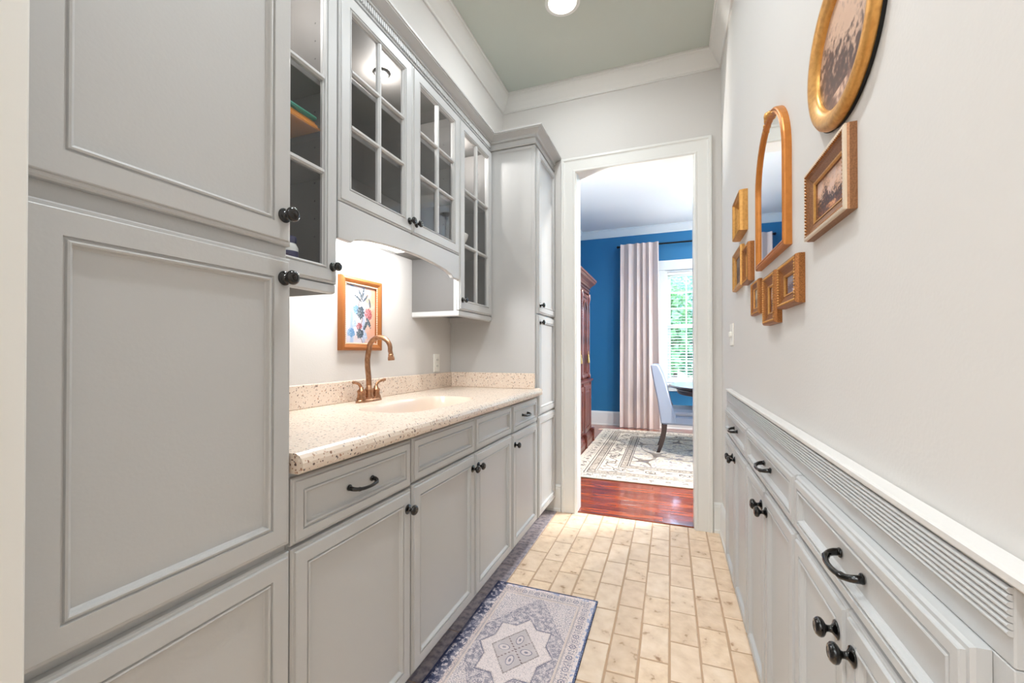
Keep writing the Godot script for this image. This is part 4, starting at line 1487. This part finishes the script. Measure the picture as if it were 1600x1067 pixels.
func dining_shell() -> void:
	var wl := -1.40
	var wr := 2.60
	var df := 6.79
	structure("wall_dining_near", "blue dining room wall around the cased opening", "wall", boxes([[wl - 0.15, -0.64, 0, CEIL + 0.1, -3.05, -3.12], [0.175, wr + 0.15, 0, CEIL + 0.1, -3.05, -3.12], [-0.64, 0.175, 2.465, CEIL + 0.1, -3.05, -3.12]]), M.blue)
	structure("wall_dining_left", "blue dining room wall behind the wooden hutch", "wall", boxes([[wl - 0.15, wl, 0, CEIL + 0.1, -3.12, -6.95]]), M.blue)
	structure("wall_dining_right", "blue dining room wall on the right", "wall", boxes([[wr, wr + 0.15, 0, CEIL + 0.1, -3.12, -6.95]]), M.blue)
	var x0 := -0.07
	var x1 := 1.43
	var y0 := 0.70
	var y1 := 2.40
	structure("wall_dining_far", "deep blue far wall of the dining room around the window", "wall", boxes([[wl, x0, 0, CEIL + 0.1, -df, -6.95], [x1, wr, 0, CEIL + 0.1, -df, -6.95], [x0, x1, 0, y0, -df, -6.95], [x0, x1, y1, CEIL + 0.1, -df, -6.95]]), M.blue)
	structure("ceiling_dining", "white dining room ceiling", "ceiling", boxes([[wl - 0.15, wr + 0.15, CEIL, CEIL + 0.12, -3.05, -6.95]]), M.ceil_white)
	# wood floor, boards across the room
	var fl := structure("floor_dining", "glossy reddish hardwood floor of the dining room", "floor", boxes([[wl - 0.15, wr + 0.15, -0.12, -0.008, -3.03, -6.95]]), M.woods[2])
	var d := 3.04
	while d < 6.79:
		var x := wl - rng.randf_range(0.0, 0.9)
		while x < wr:
			var xe := x + rng.randf_range(0.7, 1.5)
			var a := maxf(x, wl)
			var b := minf(xe, wr)
			if d < 3.2:
				a = maxf(a, -0.628) if d < 3.115 else a
				b = minf(b, 0.143) if d < 3.115 else b
			if b - a > 0.05 and a < 1.6:
				var m := MB.new()
				m.box(Vector3(a + 0.0006, -0.02, -minf(d + 0.0832, 6.79) + 0.0005), Vector3(b - 0.0006, 0.0, -d - 0.0005), 0.0012)
				put("plank", m, M.woods[rng.randi() % 4], fl)
			x = xe
		d += 0.0836
	# crown, baseboard
	var cp := [[0.0, 2.980], [0.010, 2.980], [0.014, 2.996], [0.026, 3.010], [0.040, 3.030], [0.060, 3.062], [0.066, 3.074], [0.077, 3.080], [0.077, CEIL], [0.0, CEIL]]
	var cm := MB.new()
	cm.sweep(cp, [Vector2(wl, -3.12), Vector2(wl, -df), Vector2(wr, -df), Vector2(wr, -3.12)])
	structure("trim_6", "white crown moulding around the dining room ceiling", "crown moulding", cm, M.trim)
	var bm := MB.new()
	bm.sweep([[0.0, 0.0], [0.020, 0.0], [0.020, 0.018], [0.014, 0.024], [0.014, 0.195], [0.006, 0.218], [0.0, 0.22]], [Vector2(wl, -3.12), Vector2(wl, -df), Vector2(wr, -df), Vector2(wr, -3.12)])
	structure("baseboard_dining", "tall white baseboard along the blue dining room walls", "baseboard", bm, M.trim)

	# window
	var w := thing("window_1", "white double-hung dining room window with many panes over the garden", "window", Vector3((x0 + x1) * 0.5, y0, -df), 0.0, "", "structure")
	var hw := (x1 - x0) * 0.5
	var H := y1 - y0
	put("casing", boxes([[-hw - 0.10, -hw, -0.02, H, 0.0, 0.02], [hw, hw + 0.10, -0.02, H, 0.0, 0.02], [-hw - 0.11, hw + 0.11, H, H + 0.15, 0.0, 0.024], [-hw - 0.13, hw + 0.13, -0.045, -0.005, 0.0, 0.06], [-hw - 0.10, hw + 0.10, -0.13, -0.045, 0.0, 0.018]], 0.004), M.trim, w)
	put("frame", boxes([[-hw, -hw + 0.03, 0, H, -0.001, -0.15], [hw - 0.03, hw, 0, H, -0.001, -0.15], [-hw + 0.03, hw - 0.03, H - 0.03, H, -0.001, -0.15], [-hw + 0.03, hw - 0.03, 0, 0.03, -0.001, -0.15]], 0.002), M.trim, w)
	for k in 2:
		var ya := 0.03 if k == 0 else 0.83
		var yb := 0.87 if k == 0 else H - 0.03
		var z := -0.075 if k == 0 else -0.11
		var s := MB.new()
		s.xf = Transform3D(Basis(), Vector3(0, (ya + yb) * 0.5, z - 0.03))
		s.frame(2 * hw - 0.06, yb - ya, [[0.0, 0.0], [0.0, 0.03], [0.042, 0.03], [0.045, 0.0], [0.0, 0.0]])
		var so := put("sash", s, M.trim, w)
		var gw := (2 * hw - 0.15) / 6.0
		var gh := (yb - ya - 0.09) / 3.0
		var bars := MB.new()
		for q in range(1, 6):
			bars = MB.new()
			bars.box(Vector3(-hw + 0.075 + gw * q - 0.009, ya + 0.045, z - 0.025), Vector3(-hw + 0.075 + gw * q + 0.009, yb - 0.045, z - 0.004), 0.003)
			put("muntin", bars, M.trim, so)
		for q in range(1, 3):
			bars = MB.new()
			bars.box(Vector3(-hw + 0.075, ya + 0.045 + gh * q - 0.009, z - 0.0252), Vector3(hw - 0.075, ya + 0.045 + gh * q + 0.009, z - 0.0042), 0.003)
			put("muntin", bars, M.trim, so)
		for q in 6:
			for r in 3:
				var g := MB.new()
				g.quad(Vector3(-hw + 0.075 + gw * q, ya + 0.045 + gh * r, z - 0.014), Vector3(-hw + 0.075 + gw * (q + 1), ya + 0.045 + gh * r, z - 0.014), Vector3(-hw + 0.075 + gw * (q + 1), ya + 0.045 + gh * (r + 1), z - 0.014), Vector3(-hw + 0.075 + gw * q, ya + 0.045 + gh * (r + 1), z - 0.014), Vector3(0, 0, 1))
				put("pane", g, M.glass, so)
	# blind with open slats
	var bl := thing("window_blind", "white horizontal blind with open slats hanging in the dining room window", "blind", Vector3((x0 + x1) * 0.5, y0, -df))
	put("headrail", boxes([[-hw + 0.033, hw - 0.033, H - 0.075, H - 0.032, -0.01, -0.06]], 0.003), M.blind, bl)
	var slat := MB.new()
	slat.xf = Transform3D(Basis(Vector3.RIGHT, 0.10), Vector3())
	slat.box(Vector3(-hw + 0.036, -0.0013, -0.024), Vector3(hw - 0.036, 0.0013, 0.024), 0.0008)
	var sm := slat.mesh()
	var y := 0.06
	while y < H - 0.09:
		put_mesh("slat", sm, M.blind, bl, Vector3(0, y, -0.036))
		y += 0.043
	put("bottom_rail", boxes([[-hw + 0.036, hw - 0.036, 0.032, 0.047, -0.012, -0.06]], 0.003), M.blind, bl)
	for q in [-0.45, 0.0, 0.45]:
		var cd := MB.new()
		cd.box(Vector3(q - 0.001, 0.04, -0.0115), Vector3(q + 0.001, H - 0.05, -0.0105))
		put("cord", cd, M.blind, bl)


func dining_things() -> void:
	# curtain and rod
	var ro := thing("curtain_rod", "dark iron curtain rod high on the blue wall", "curtain rod", Vector3(-0.73, 2.795, -6.70))
	var m := MB.new()
	m.tube([Vector3(0, 0, 0), Vector3(2.9, 0, 0)], [0.012], 12)
	put("rod", m, M.iron, ro)
	for s in [0.0, 2.9]:
		m = MB.new()
		m.xf = Transform3D(Basis(Vector3(0, 0, 1), PI / 2 if s == 0.0 else -PI / 2), Vector3(s, 0, 0))
		m.lathe([[0.0, 0.0], [0.014, 0.0], [0.018, 0.008], [0.012, 0.014], [0.022, 0.028], [0.020, 0.040], [0.0, 0.052]], 14)
		put("finial", m, M.iron, ro)
		put("bracket", boxes([[s + (0.03 if s == 0.0 else -0.05), s + (0.05 if s == 0.0 else -0.03), -0.02, 0.02, -0.088, -0.0125]], 0.003), M.iron, ro)
	var cu := thing("curtain", "pale blush pleated curtain hanging to the floor left of the window", "curtain", Vector3(-0.435, 0, -6.640))
	m = MB.new()
	var rows := []
	var nx := 120
	for j in 31:
		var t := j / 30.0
		var yy := 0.008 + (2.815 - 0.008) * t
		var r := []
		for side in 2:
			for i in nx + 1:
				var q := i if side == 0 else nx - i
				var u := float(q) / nx
				var w := 0.285 + 0.012 * (1.0 - t)
				var ph := (u + 0.035 * sin(u * 9.0 + 1.0) + 0.012 * (1.0 - t) * sin(u * 17.0)) * TAU * 5.5
				var amp := 0.034 * (1.0 - 0.25 * t)
				var z := amp * sin(ph + 0.35 * sin(3.0 * t + 5.0 * u)) + 0.012 * sin(ph * 0.47 + 2.0 * t) * (1.0 - t)
				if t > 0.94:
					z = lerpf(z, 0.030 * signf(sin(ph)) * pow(absf(sin(ph)), 0.4) * 0.6, (t - 0.94) / 0.06)
				r.append(Vector3(-w + 2.0 * w * u + 0.010 * sin(ph * 2.0) , yy, z + (0.0015 if side == 0 else -0.0015)))
		rows.append(r)
	m.grid(rows, true, true)
	put("cloth", m, M.curtain, cu)
	hutch()
	carpet()
	chair_and_table()
	chandelier()
	added_torchiere(Vector3(-1.08, 0, -3.40), "added unseen uplighter floor lamp left of the opening inside the dining room", 4.0)
	added_torchiere(Vector3(2.1, 0, -4.9), "added unseen uplighter floor lamp by the right dining room wall", 9.0)


func hutch() -> void:
	var d0 := 4.02
	var d1 := 5.56
	var o := left_thing("hutch", "tall carved cherry wood hutch against the blue left wall of the dining room", d0, d1, -0.985, "hutch")
	var h := (d1 - d0) * 0.5
	var dep := 0.405
	put("lower_body", boxes([[-h, h, 0.12, 0.78, -dep, 0.0]], 0.004), M.cherry, o)
	put("upper_body", boxes([[-h + 0.02, h - 0.02, 0.815, 1.99, -dep, -0.035]], 0.004), M.cherry, o)
	var m := MB.new()
	m.sweep([[-0.05, 0.0], [0.040, 0.0], [0.042, 0.07], [0.034, 0.085], [0.030, 0.115], [0.016, 0.135], [0.006, 0.150], [-0.05, 0.150]], [Vector2(-h, -dep), Vector2(-h, 0), Vector2(h, 0), Vector2(h, -dep)])
	put("plinth", m, M.cherry, o)
	m = MB.new()
	m.sweep([[-0.06, 0.775], [0.008, 0.775], [0.016, 0.785], [0.026, 0.790], [0.028, 0.806], [0.016, 0.812], [-0.06, 0.818]], [Vector2(-h, -dep), Vector2(-h, 0), Vector2(h, 0), Vector2(h, -dep)])
	put("waist_moulding", m, M.cherry, o)
	m = MB.new()
	m.sweep([[-0.06, 1.915], [-0.018, 1.915], [-0.014, 1.930], [-0.018, 1.940], [-0.018, 1.985], [-0.004, 1.992], [0.004, 2.010], [0.022, 2.030], [0.048, 2.052], [0.062, 2.075], [0.070, 2.080], [0.070, 2.105], [-0.06, 2.112]], [Vector2(-h, -dep), Vector2(-h, 0), Vector2(h, 0), Vector2(h, -dep)])
	put("cornice", m, M.cherry, o)
	m = MB.new()
	var q := -h + 0.02
	while q < h - 0.02:
		m.box(Vector3(q, 1.948, -0.018), Vector3(q + 0.022, 1.978, -0.008), 0.002)
		q += 0.040
	put("dentil_band", m, M.cherry, o).set_meta("kind", "stuff")
	var n := 3
	var bw := (2.0 * h - 0.10) / n
	for k in n:
		var xc := -h + 0.05 + bw * (k + 0.5)
		# arched door: frame, wood field, slender arch bars
		var a := bw * 0.5 - 0.035
		var dr := MB.new()
		dr.xf = Transform3D(Basis(), Vector3(xc, 1.365, -0.036))
		dr.frame(2.0 * a, 1.06, [[0.0, 0.0], [0.0, 0.016], [0.006, 0.020], [0.045, 0.020], [0.052, 0.012], [0.052, 0.0]])
		var dn := put("door", dr, M.cherry, o)
		var fld := MB.new()
		fld.box(Vector3(xc - a + 0.05, 0.885, -0.036), Vector3(xc + a - 0.05, 1.845, -0.028))
		put("panel", fld, M.cherry, dn)
		for s in [-1.0, 1.0]:
			var arc := MB.new()
			var pts := []
			for i in 13:
				var t := PI * 0.5 * i / 12.0
				pts.append(Vector3(xc + s * (a - 0.06) * cos(t), 1.58 + 0.22 * sin(t), -0.020))
			pts.push_front(Vector3(xc + s * (a - 0.06), 0.90, -0.020))
			arc.tube(pts, [0.011], 8)
			put("arch_rib", arc, M.cherry, dn)
		for s in [-0.45, 0.0, 0.45]:
			var br := MB.new()
			br.tube([Vector3(xc + s * a, 0.90, -0.021), Vector3(xc + s * a, 1.70 if s != 0.0 else 1.80, -0.021)], [0.008], 8)
			put("glazing_bar", br, M.cherry, dn)
		# lower door
		var lo := MB.new()
		lo.xf = Transform3D(Basis(), Vector3(xc, 0.455, -0.001))
		lo.frame(2.0 * a, 0.57, [[0.0, 0.0], [0.0, 0.016], [0.006, 0.020], [0.050, 0.020], [0.056, 0.010], [0.062, 0.010], [0.085, 0.018], [0.088, 0.018], [0.088, 0.0]])
		var ld := put("door", lo, M.cherry, o)
		fld = MB.new()
		fld.box(Vector3(xc - a + 0.08, 0.25, -0.001), Vector3(xc + a - 0.08, 0.66, 0.0165), 0.003)
		put("panel", fld, M.cherry, ld)
		# brass key tassel
		var bt := MB.new()
		bt.xf = Transform3D(Basis(), Vector3(xc + a - 0.075, 1.02, -0.004))
		bt.lathe([[0.0, 0.0], [0.020, 0.0], [0.022, 0.006], [0.016, 0.060], [0.011, 0.085], [0.013, 0.095], [0.009, 0.105], [0.004, 0.112], [0.004, 0.150], [0.0, 0.150]], 14)
		put("tassel", bt, M.brass, dn)
	for k in n + 1:
		var xc := -h + 0.05 + bw * k
		var col := MB.new()
		col.xf = Transform3D(Basis(), Vector3(xc, 0.0, -0.020))
		var prof := [[0.0, 0.820], [0.028, 0.820], [0.028, 0.86], [0.020, 0.875], [0.017, 0.90]]
		var yy := 0.92
		while yy < 1.52:
			prof.append([0.0155, yy])
			prof.append([0.0155, yy + 0.36])
			yy += 0.70
		prof.append_array([[0.017, 1.55]])
		for i in 8:
			prof.append([0.020, 1.56 + 0.03 * i])
			prof.append([0.013, 1.575 + 0.03 * i])
		prof.append_array([[0.022, 1.82], [0.028, 1.85], [0.028, 1.91], [0.0, 1.91]])
		col.lathe(prof, 12)
		put("column", col, M.cherry, o)
		put("pilaster", boxes([[xc - 0.026, xc + 0.026, 0.15, 0.775, -0.001, 0.012]], 0.003), M.cherry, o)
		put("pilaster_foot", boxes([[xc - 0.034, xc + 0.034, 0.0, 0.175, -0.001, 0.058]], 0.010), M.cherry, o)


func carpet() -> void:
	var x0 := -0.93
	var x1 := 2.02
	var d0 := 3.85
	var d1 := 6.42
	var o := thing("carpet", "cream patterned oriental carpet with a fringe on the dining room floor", "rug", Vector3((x0 + x1) * 0.5, 0, -(d0 + d1) * 0.5))
	var hx := (x1 - x0) * 0.5
	var hz := (d1 - d0) * 0.5
	var m := MB.new()
	m.quad(Vector3(-hx, 0.0105, hz), Vector3(hx, 0.0105, hz), Vector3(hx, 0.0105, -hz), Vector3(-hx, 0.0105, -hz), Vector3.UP)
	put("pile", m, image_mat(carpet_image(x1 - x0, d1 - d0), 0.95), o)
	put("edge", boxes([[-hx - 0.002, hx + 0.002, 0.0008, 0.0103, -hz - 0.002, hz + 0.002]], 0.003), mat(Color(0.74, 0.66, 0.56), 0.95), o)
	var f := MB.new()
	var z := -hz + 0.01
	while z < hz:
		var l := rng.randf_range(0.055, 0.085) if absf(z + (d0 + d1) * 0.5 - 4.79) > 0.86 and absf(-z + (d0 + d1) * 0.5 - 4.79) > 0.86 else 0.010
		var dz := rng.randf_range(-0.02, 0.02)
		f.tube([Vector3(-hx, 0.006, z), Vector3(-hx - l * 0.5, 0.005, z + dz * 0.4), Vector3(-hx - l, 0.003, z + dz)], [0.004, 0.004, 0.0022], 5)
		z += 0.0165
	put("fringe", f, M.fringe, o).set_meta("kind", "stuff")


func chair_and_table() -> void:
	var c := thing("dining_chair", "pale blue-grey upholstered dining chair with dark sabre legs at the round table", "chair", Vector3(0.16, 0.011, -5.30))
	var h := 0.245
	# x runs to the front of the seat; z across
	var side := PackedVector2Array([Vector2(-0.262, 0.335), Vector2(-0.300, 0.60), Vector2(-0.340, 0.80), Vector2(-0.372, 0.985), Vector2(-0.366, 1.000), Vector2(-0.345, 1.006), Vector2(-0.300, 1.002), Vector2(-0.282, 0.985), Vector2(-0.240, 0.890), Vector2(-0.205, 0.780), Vector2(-0.175, 0.660), Vector2(-0.145, 0.545), Vector2(-0.105, 0.440), Vector2(-0.095, 0.335)])
	for s in [-1.0, 1.0]:
		var w := MB.new()
		w.slab(side, 0.0, 0.055, 0.012)
		if s > 0:
			put("wing", w, M.chair, c, Vector3(0, 0, h - 0.055))
		else:
			w = MB.new()
			w.xf = Transform3D(Basis(Vector3(1, 0, 0), Vector3(0, 1, 0), Vector3(0, 0, -1)), Vector3())
			var pl := side.duplicate()
			w.slab(pl, 0.0, 0.055, 0.012)
			put("wing", w, M.chair, c, Vector3(0, 0, -h + 0.055))
	var b := MB.new()
	b.slab(PackedVector2Array([Vector2(-0.255, 0.34), Vector2(-0.295, 0.60), Vector2(-0.335, 0.80), Vector2(-0.362, 0.980), Vector2(-0.345, 0.998), Vector2(-0.310, 0.990), Vector2(-0.270, 0.80), Vector2(-0.235, 0.60), Vector2(-0.190, 0.40), Vector2(-0.185, 0.34)]), -h + 0.056, h - 0.056, 0.004)
	put("backrest", b, M.chair, c)
	put("seat", boxes([[-0.255, 0.255, 0.325, 0.425, -h + 0.002, h - 0.002]], 0.018), M.chair, c)
	put("seat_cushion", boxes([[-0.18, 0.262, 0.4255, 0.500, -h + 0.004, h - 0.004]], 0.028), M.chair, c)
	for z in [-0.205, 0.205]:
		var l := MB.new()
		var rows := []
		for k in 8:
			var t := k / 7.0
			var x := -0.225 - 0.068 * t * t
			var r := 0.030 - 0.011 * t
			var yy := 0.326 * (1.0 - t)
			rows.append([Vector3(x - r, yy, z - r), Vector3(x + r, yy, z - r), Vector3(x + r, yy, z + r), Vector3(x - r, yy, z + r)])
		l.grid(rows, true, false)
		put("leg", l, M.espresso, c)
		l = MB.new()
		rows = []
		for k in 5:
			var t := k / 4.0
			var r := 0.022 - 0.008 * t
			rows.append([Vector3(0.222 - r, 0.326 * (1 - t), z - r), Vector3(0.222 + r, 0.326 * (1 - t), z - r), Vector3(0.222 + r, 0.326 * (1 - t), z + r), Vector3(0.222 - r, 0.326 * (1 - t), z + r)])
		l.grid(rows, true, false)
		put("leg", l, M.espresso, c)
	var t := thing("dining_table", "round dark polished pedestal dining table in front of the window", "table", Vector3(0.735, 0.011, -5.38))
	var m := MB.new()
	m.lathe([[0.0, 0.735], [0.70, 0.735], [0.745, 0.738], [0.755, 0.746], [0.752, 0.756], [0.735, 0.764], [0.0, 0.764]], 64)
	put("tabletop", m, M.espresso, t)
	m = MB.new()
	m.lathe([[0.0, 0.655], [0.64, 0.655], [0.655, 0.662], [0.665, 0.700], [0.680, 0.734], [0.0, 0.734]], 64)
	put("apron", m, M.espresso, t)
	m = MB.new()
	m.lathe([[0.0, 0.06], [0.10, 0.06], [0.11, 0.12], [0.075, 0.18], [0.06, 0.26], [0.09, 0.36], [0.10, 0.44], [0.07, 0.52], [0.08, 0.60], [0.14, 0.654], [0.0, 0.654]], 28)
	put("pedestal", m, M.espresso, t)
	for k in 4:
		m = MB.new()
		var a := TAU * (k + 0.5) / 4
		var dv := Vector3(cos(a), 0, sin(a))
		m.tube([dv * 0.06 + Vector3(0, 0.20, 0), dv * 0.20 + Vector3(0, 0.16, 0), dv * 0.36 + Vector3(0, 0.06, 0), dv * 0.44 + Vector3(0, 0.026, 0)], [0.040, 0.034, 0.026, 0.026], 10)
		put("foot", m, M.espresso, t)


func chandelier() -> void:
	var o := thing("chandelier", "small iron chandelier on a chain above the round dining table", "chandelier", Vector3(0.72, 0, -5.15))
	var m := MB.new()
	m.lathe([[0.0, CEIL], [0.075, CEIL], [0.078, CEIL - 0.010], [0.060, CEIL - 0.026], [0.018, CEIL - 0.040], [0.0, CEIL - 0.042]], 24)
	put("canopy", m, M.iron, o)
	m = MB.new()
	var y := CEIL - 0.05
	var k := 0
	while y > 2.22:
		var pts := []
		for i in 13:
			var a := TAU * i / 12
			var s := 0.011 * cos(a)
			pts.append(Vector3(s if k % 2 else 0.0, y + 0.022 * sin(a), 0.0 if k % 2 else s))
		m.tube(pts, [0.0032], 6)
		y -= 0.036
		k += 1
	put("chain", m, M.iron, o).set_meta("kind", "stuff")
	m = MB.new()
	m.lathe([[0.0, 1.80], [0.02, 1.81], [0.035, 1.85], [0.02, 1.90], [0.03, 1.98], [0.022, 2.08], [0.03, 2.16], [0.01, 2.215], [0.0, 2.215]], 18)
	put("stem", m, M.iron, o)
	for i in 5:
		var a := TAU * i / 5
		var dv := Vector3(cos(a), 0, sin(a))
		m = MB.new()
		m.tube([dv * 0.02 + Vector3(0, 1.88, 0), dv * 0.12 + Vector3(0, 1.82, 0), dv * 0.24 + Vector3(0, 1.86, 0), dv * 0.28 + Vector3(0, 1.93, 0)], [0.008], 8)
		put("arm", m, M.iron, o)
		m = MB.new()
		m.xf = Transform3D(Basis(), dv * 0.28)
		m.lathe([[0.0, 1.93], [0.03, 1.93], [0.032, 1.94], [0.012, 1.945], [0.012, 2.02], [0.0, 2.02]], 12)
		put("candle_cup", m, M.white_china, o)


func garden() -> void:
	structure("ground", "sunlit lawn outside the dining room window", "ground", boxes([[-30, 30, -0.75, -0.45, -7.2, -60]]), M.grass)
	structure("path", "pale driveway beyond the lawn", "path", boxes([[-30, 30, -0.449, -0.43, -12.5, -16.5]]), M.drive)
	var leaf := MB.new()
	leaf.quad(Vector3(-0.10, 0, 0), Vector3(0, 0.02, 0.07), Vector3(0.10, 0, 0), Vector3(0, 0.02, -0.07), Vector3.UP)
	leaf.quad(Vector3(0, -0.09, 0.01), Vector3(0.06, 0.0, 0.0), Vector3(0, 0.09, 0.01), Vector3(-0.06, 0.0, 0.0), Vector3(0, 0, 1))
	var lm := leaf.mesh()
	var spots := [[-1.2, 19.0, 4.6, 2.2, 0], [1.6, 22.0, 5.6, 2.6, 1], [4.4, 19.5, 5.0, 2.3, 0], [0.2, 27.0, 6.5, 3.2, 1], [7.4, 24.0, 6.0, 3.0, 1], [-4.0, 25.0, 6.2, 3.0, 0]]
	var says := ["leafy garden tree left of the driveway outside the window", "tall pale leafy tree behind the driveway in the middle of the window", "leafy garden tree right of the middle outside the window", "big far tree behind the other garden trees", "far pale tree at the right of the garden", "far dark leafy tree at the left of the garden"]
	for k in spots.size():
		var s: Array = spots[k]
		var t := thing("tree", says[k], "tree", Vector3(s[0], -0.45, -s[1]), 0.0, "trees beyond the window")
		var m := MB.new()
		m.tube([Vector3(0, 0, 0), Vector3(0.05, s[2] * 0.3, 0), Vector3(-0.03, s[2] * 0.7, 0.05)], [0.22, 0.16, 0.08], 10)
		put("trunk", m, M.bark, t)
		crown(t, lm, M.leaf2 if s[4] else M.leaf, Vector3(0, s[2] * 0.58, 0), Vector3(s[3], s[2] * 0.52, s[3]), 2600, 1.7)
	var hd := thing("hedge", "low leafy hedge along the near edge of the driveway", "hedge", Vector3(0.8, -0.45, -11.6))
	hd.set_meta("kind", "stuff")
	crown(hd, lm, M.leaf, Vector3(0, 0.34, 0), Vector3(4.5, 0.36, 0.35), 5200, 0.6)

func crown(parent: Node3D, leaf: Mesh, m: Material, c: Vector3, r: Vector3, count: int, size: float) -> void:
	var mm := MultiMesh.new()
	mm.transform_format = MultiMesh.TRANSFORM_3D
	mm.mesh = leaf
	mm.instance_count = count
	for k in count:
		var p := Vector3(rng.randfn(), rng.randfn(), rng.randfn()).normalized() * pow(rng.randf(), 0.45)
		var b := Basis.from_euler(Vector3(rng.randf() * TAU, rng.randf() * TAU, rng.randf() * TAU)).scaled(Vector3.ONE * size * rng.randf_range(0.7, 1.4))
		mm.set_instance_transform(k, Transform3D(b, c + p * r))
	var o := MultiMeshInstance3D.new()
	o.name = "foliage"
	o.multimesh = mm
	o.material_override = m
	o.set_meta("kind", "stuff")
	parent.add_child(o, true)


func added_torchiere(where: Vector3, label: String, energy: float) -> void:  # uplighter added out of view to whiten the dining room ceiling
	var o := thing("added_floor_lamp", label, "lamp", where)
	var m := MB.new()
	m.lathe([[0.0, 0.0], [0.13, 0.0], [0.135, 0.010], [0.10, 0.022], [0.02, 0.032], [0.0, 0.034]], 28)
	put("base", m, M.iron, o)
	m = MB.new()
	m.lathe([[0.0, 0.03], [0.012, 0.03], [0.012, 1.72], [0.022, 1.74], [0.0, 1.76]], 14)
	put("pole", m, M.iron, o)
	m = MB.new()
	m.lathe([[0.02, 1.75], [0.06, 1.76], [0.13, 1.80], [0.16, 1.85], [0.156, 1.85], [0.126, 1.805], [0.06, 1.768], [0.02, 1.758], [0.02, 1.75]], 32)
	put("lamp_shade", m, M.white_china, o)
	m = MB.new()
	m.lathe([[0.0, 1.785], [0.07, 1.785], [0.07, 1.800], [0.0, 1.804]], 24)
	put("bulb", m, lamp_mat(Color(1, 0.97, 0.93), 4.0), o)
	area(Vector3(0, 1.81, 0), Vector2(0.12, 0.12), energy, Color(1, 0.985, 0.96), Vector3(90, 0, 0), o)
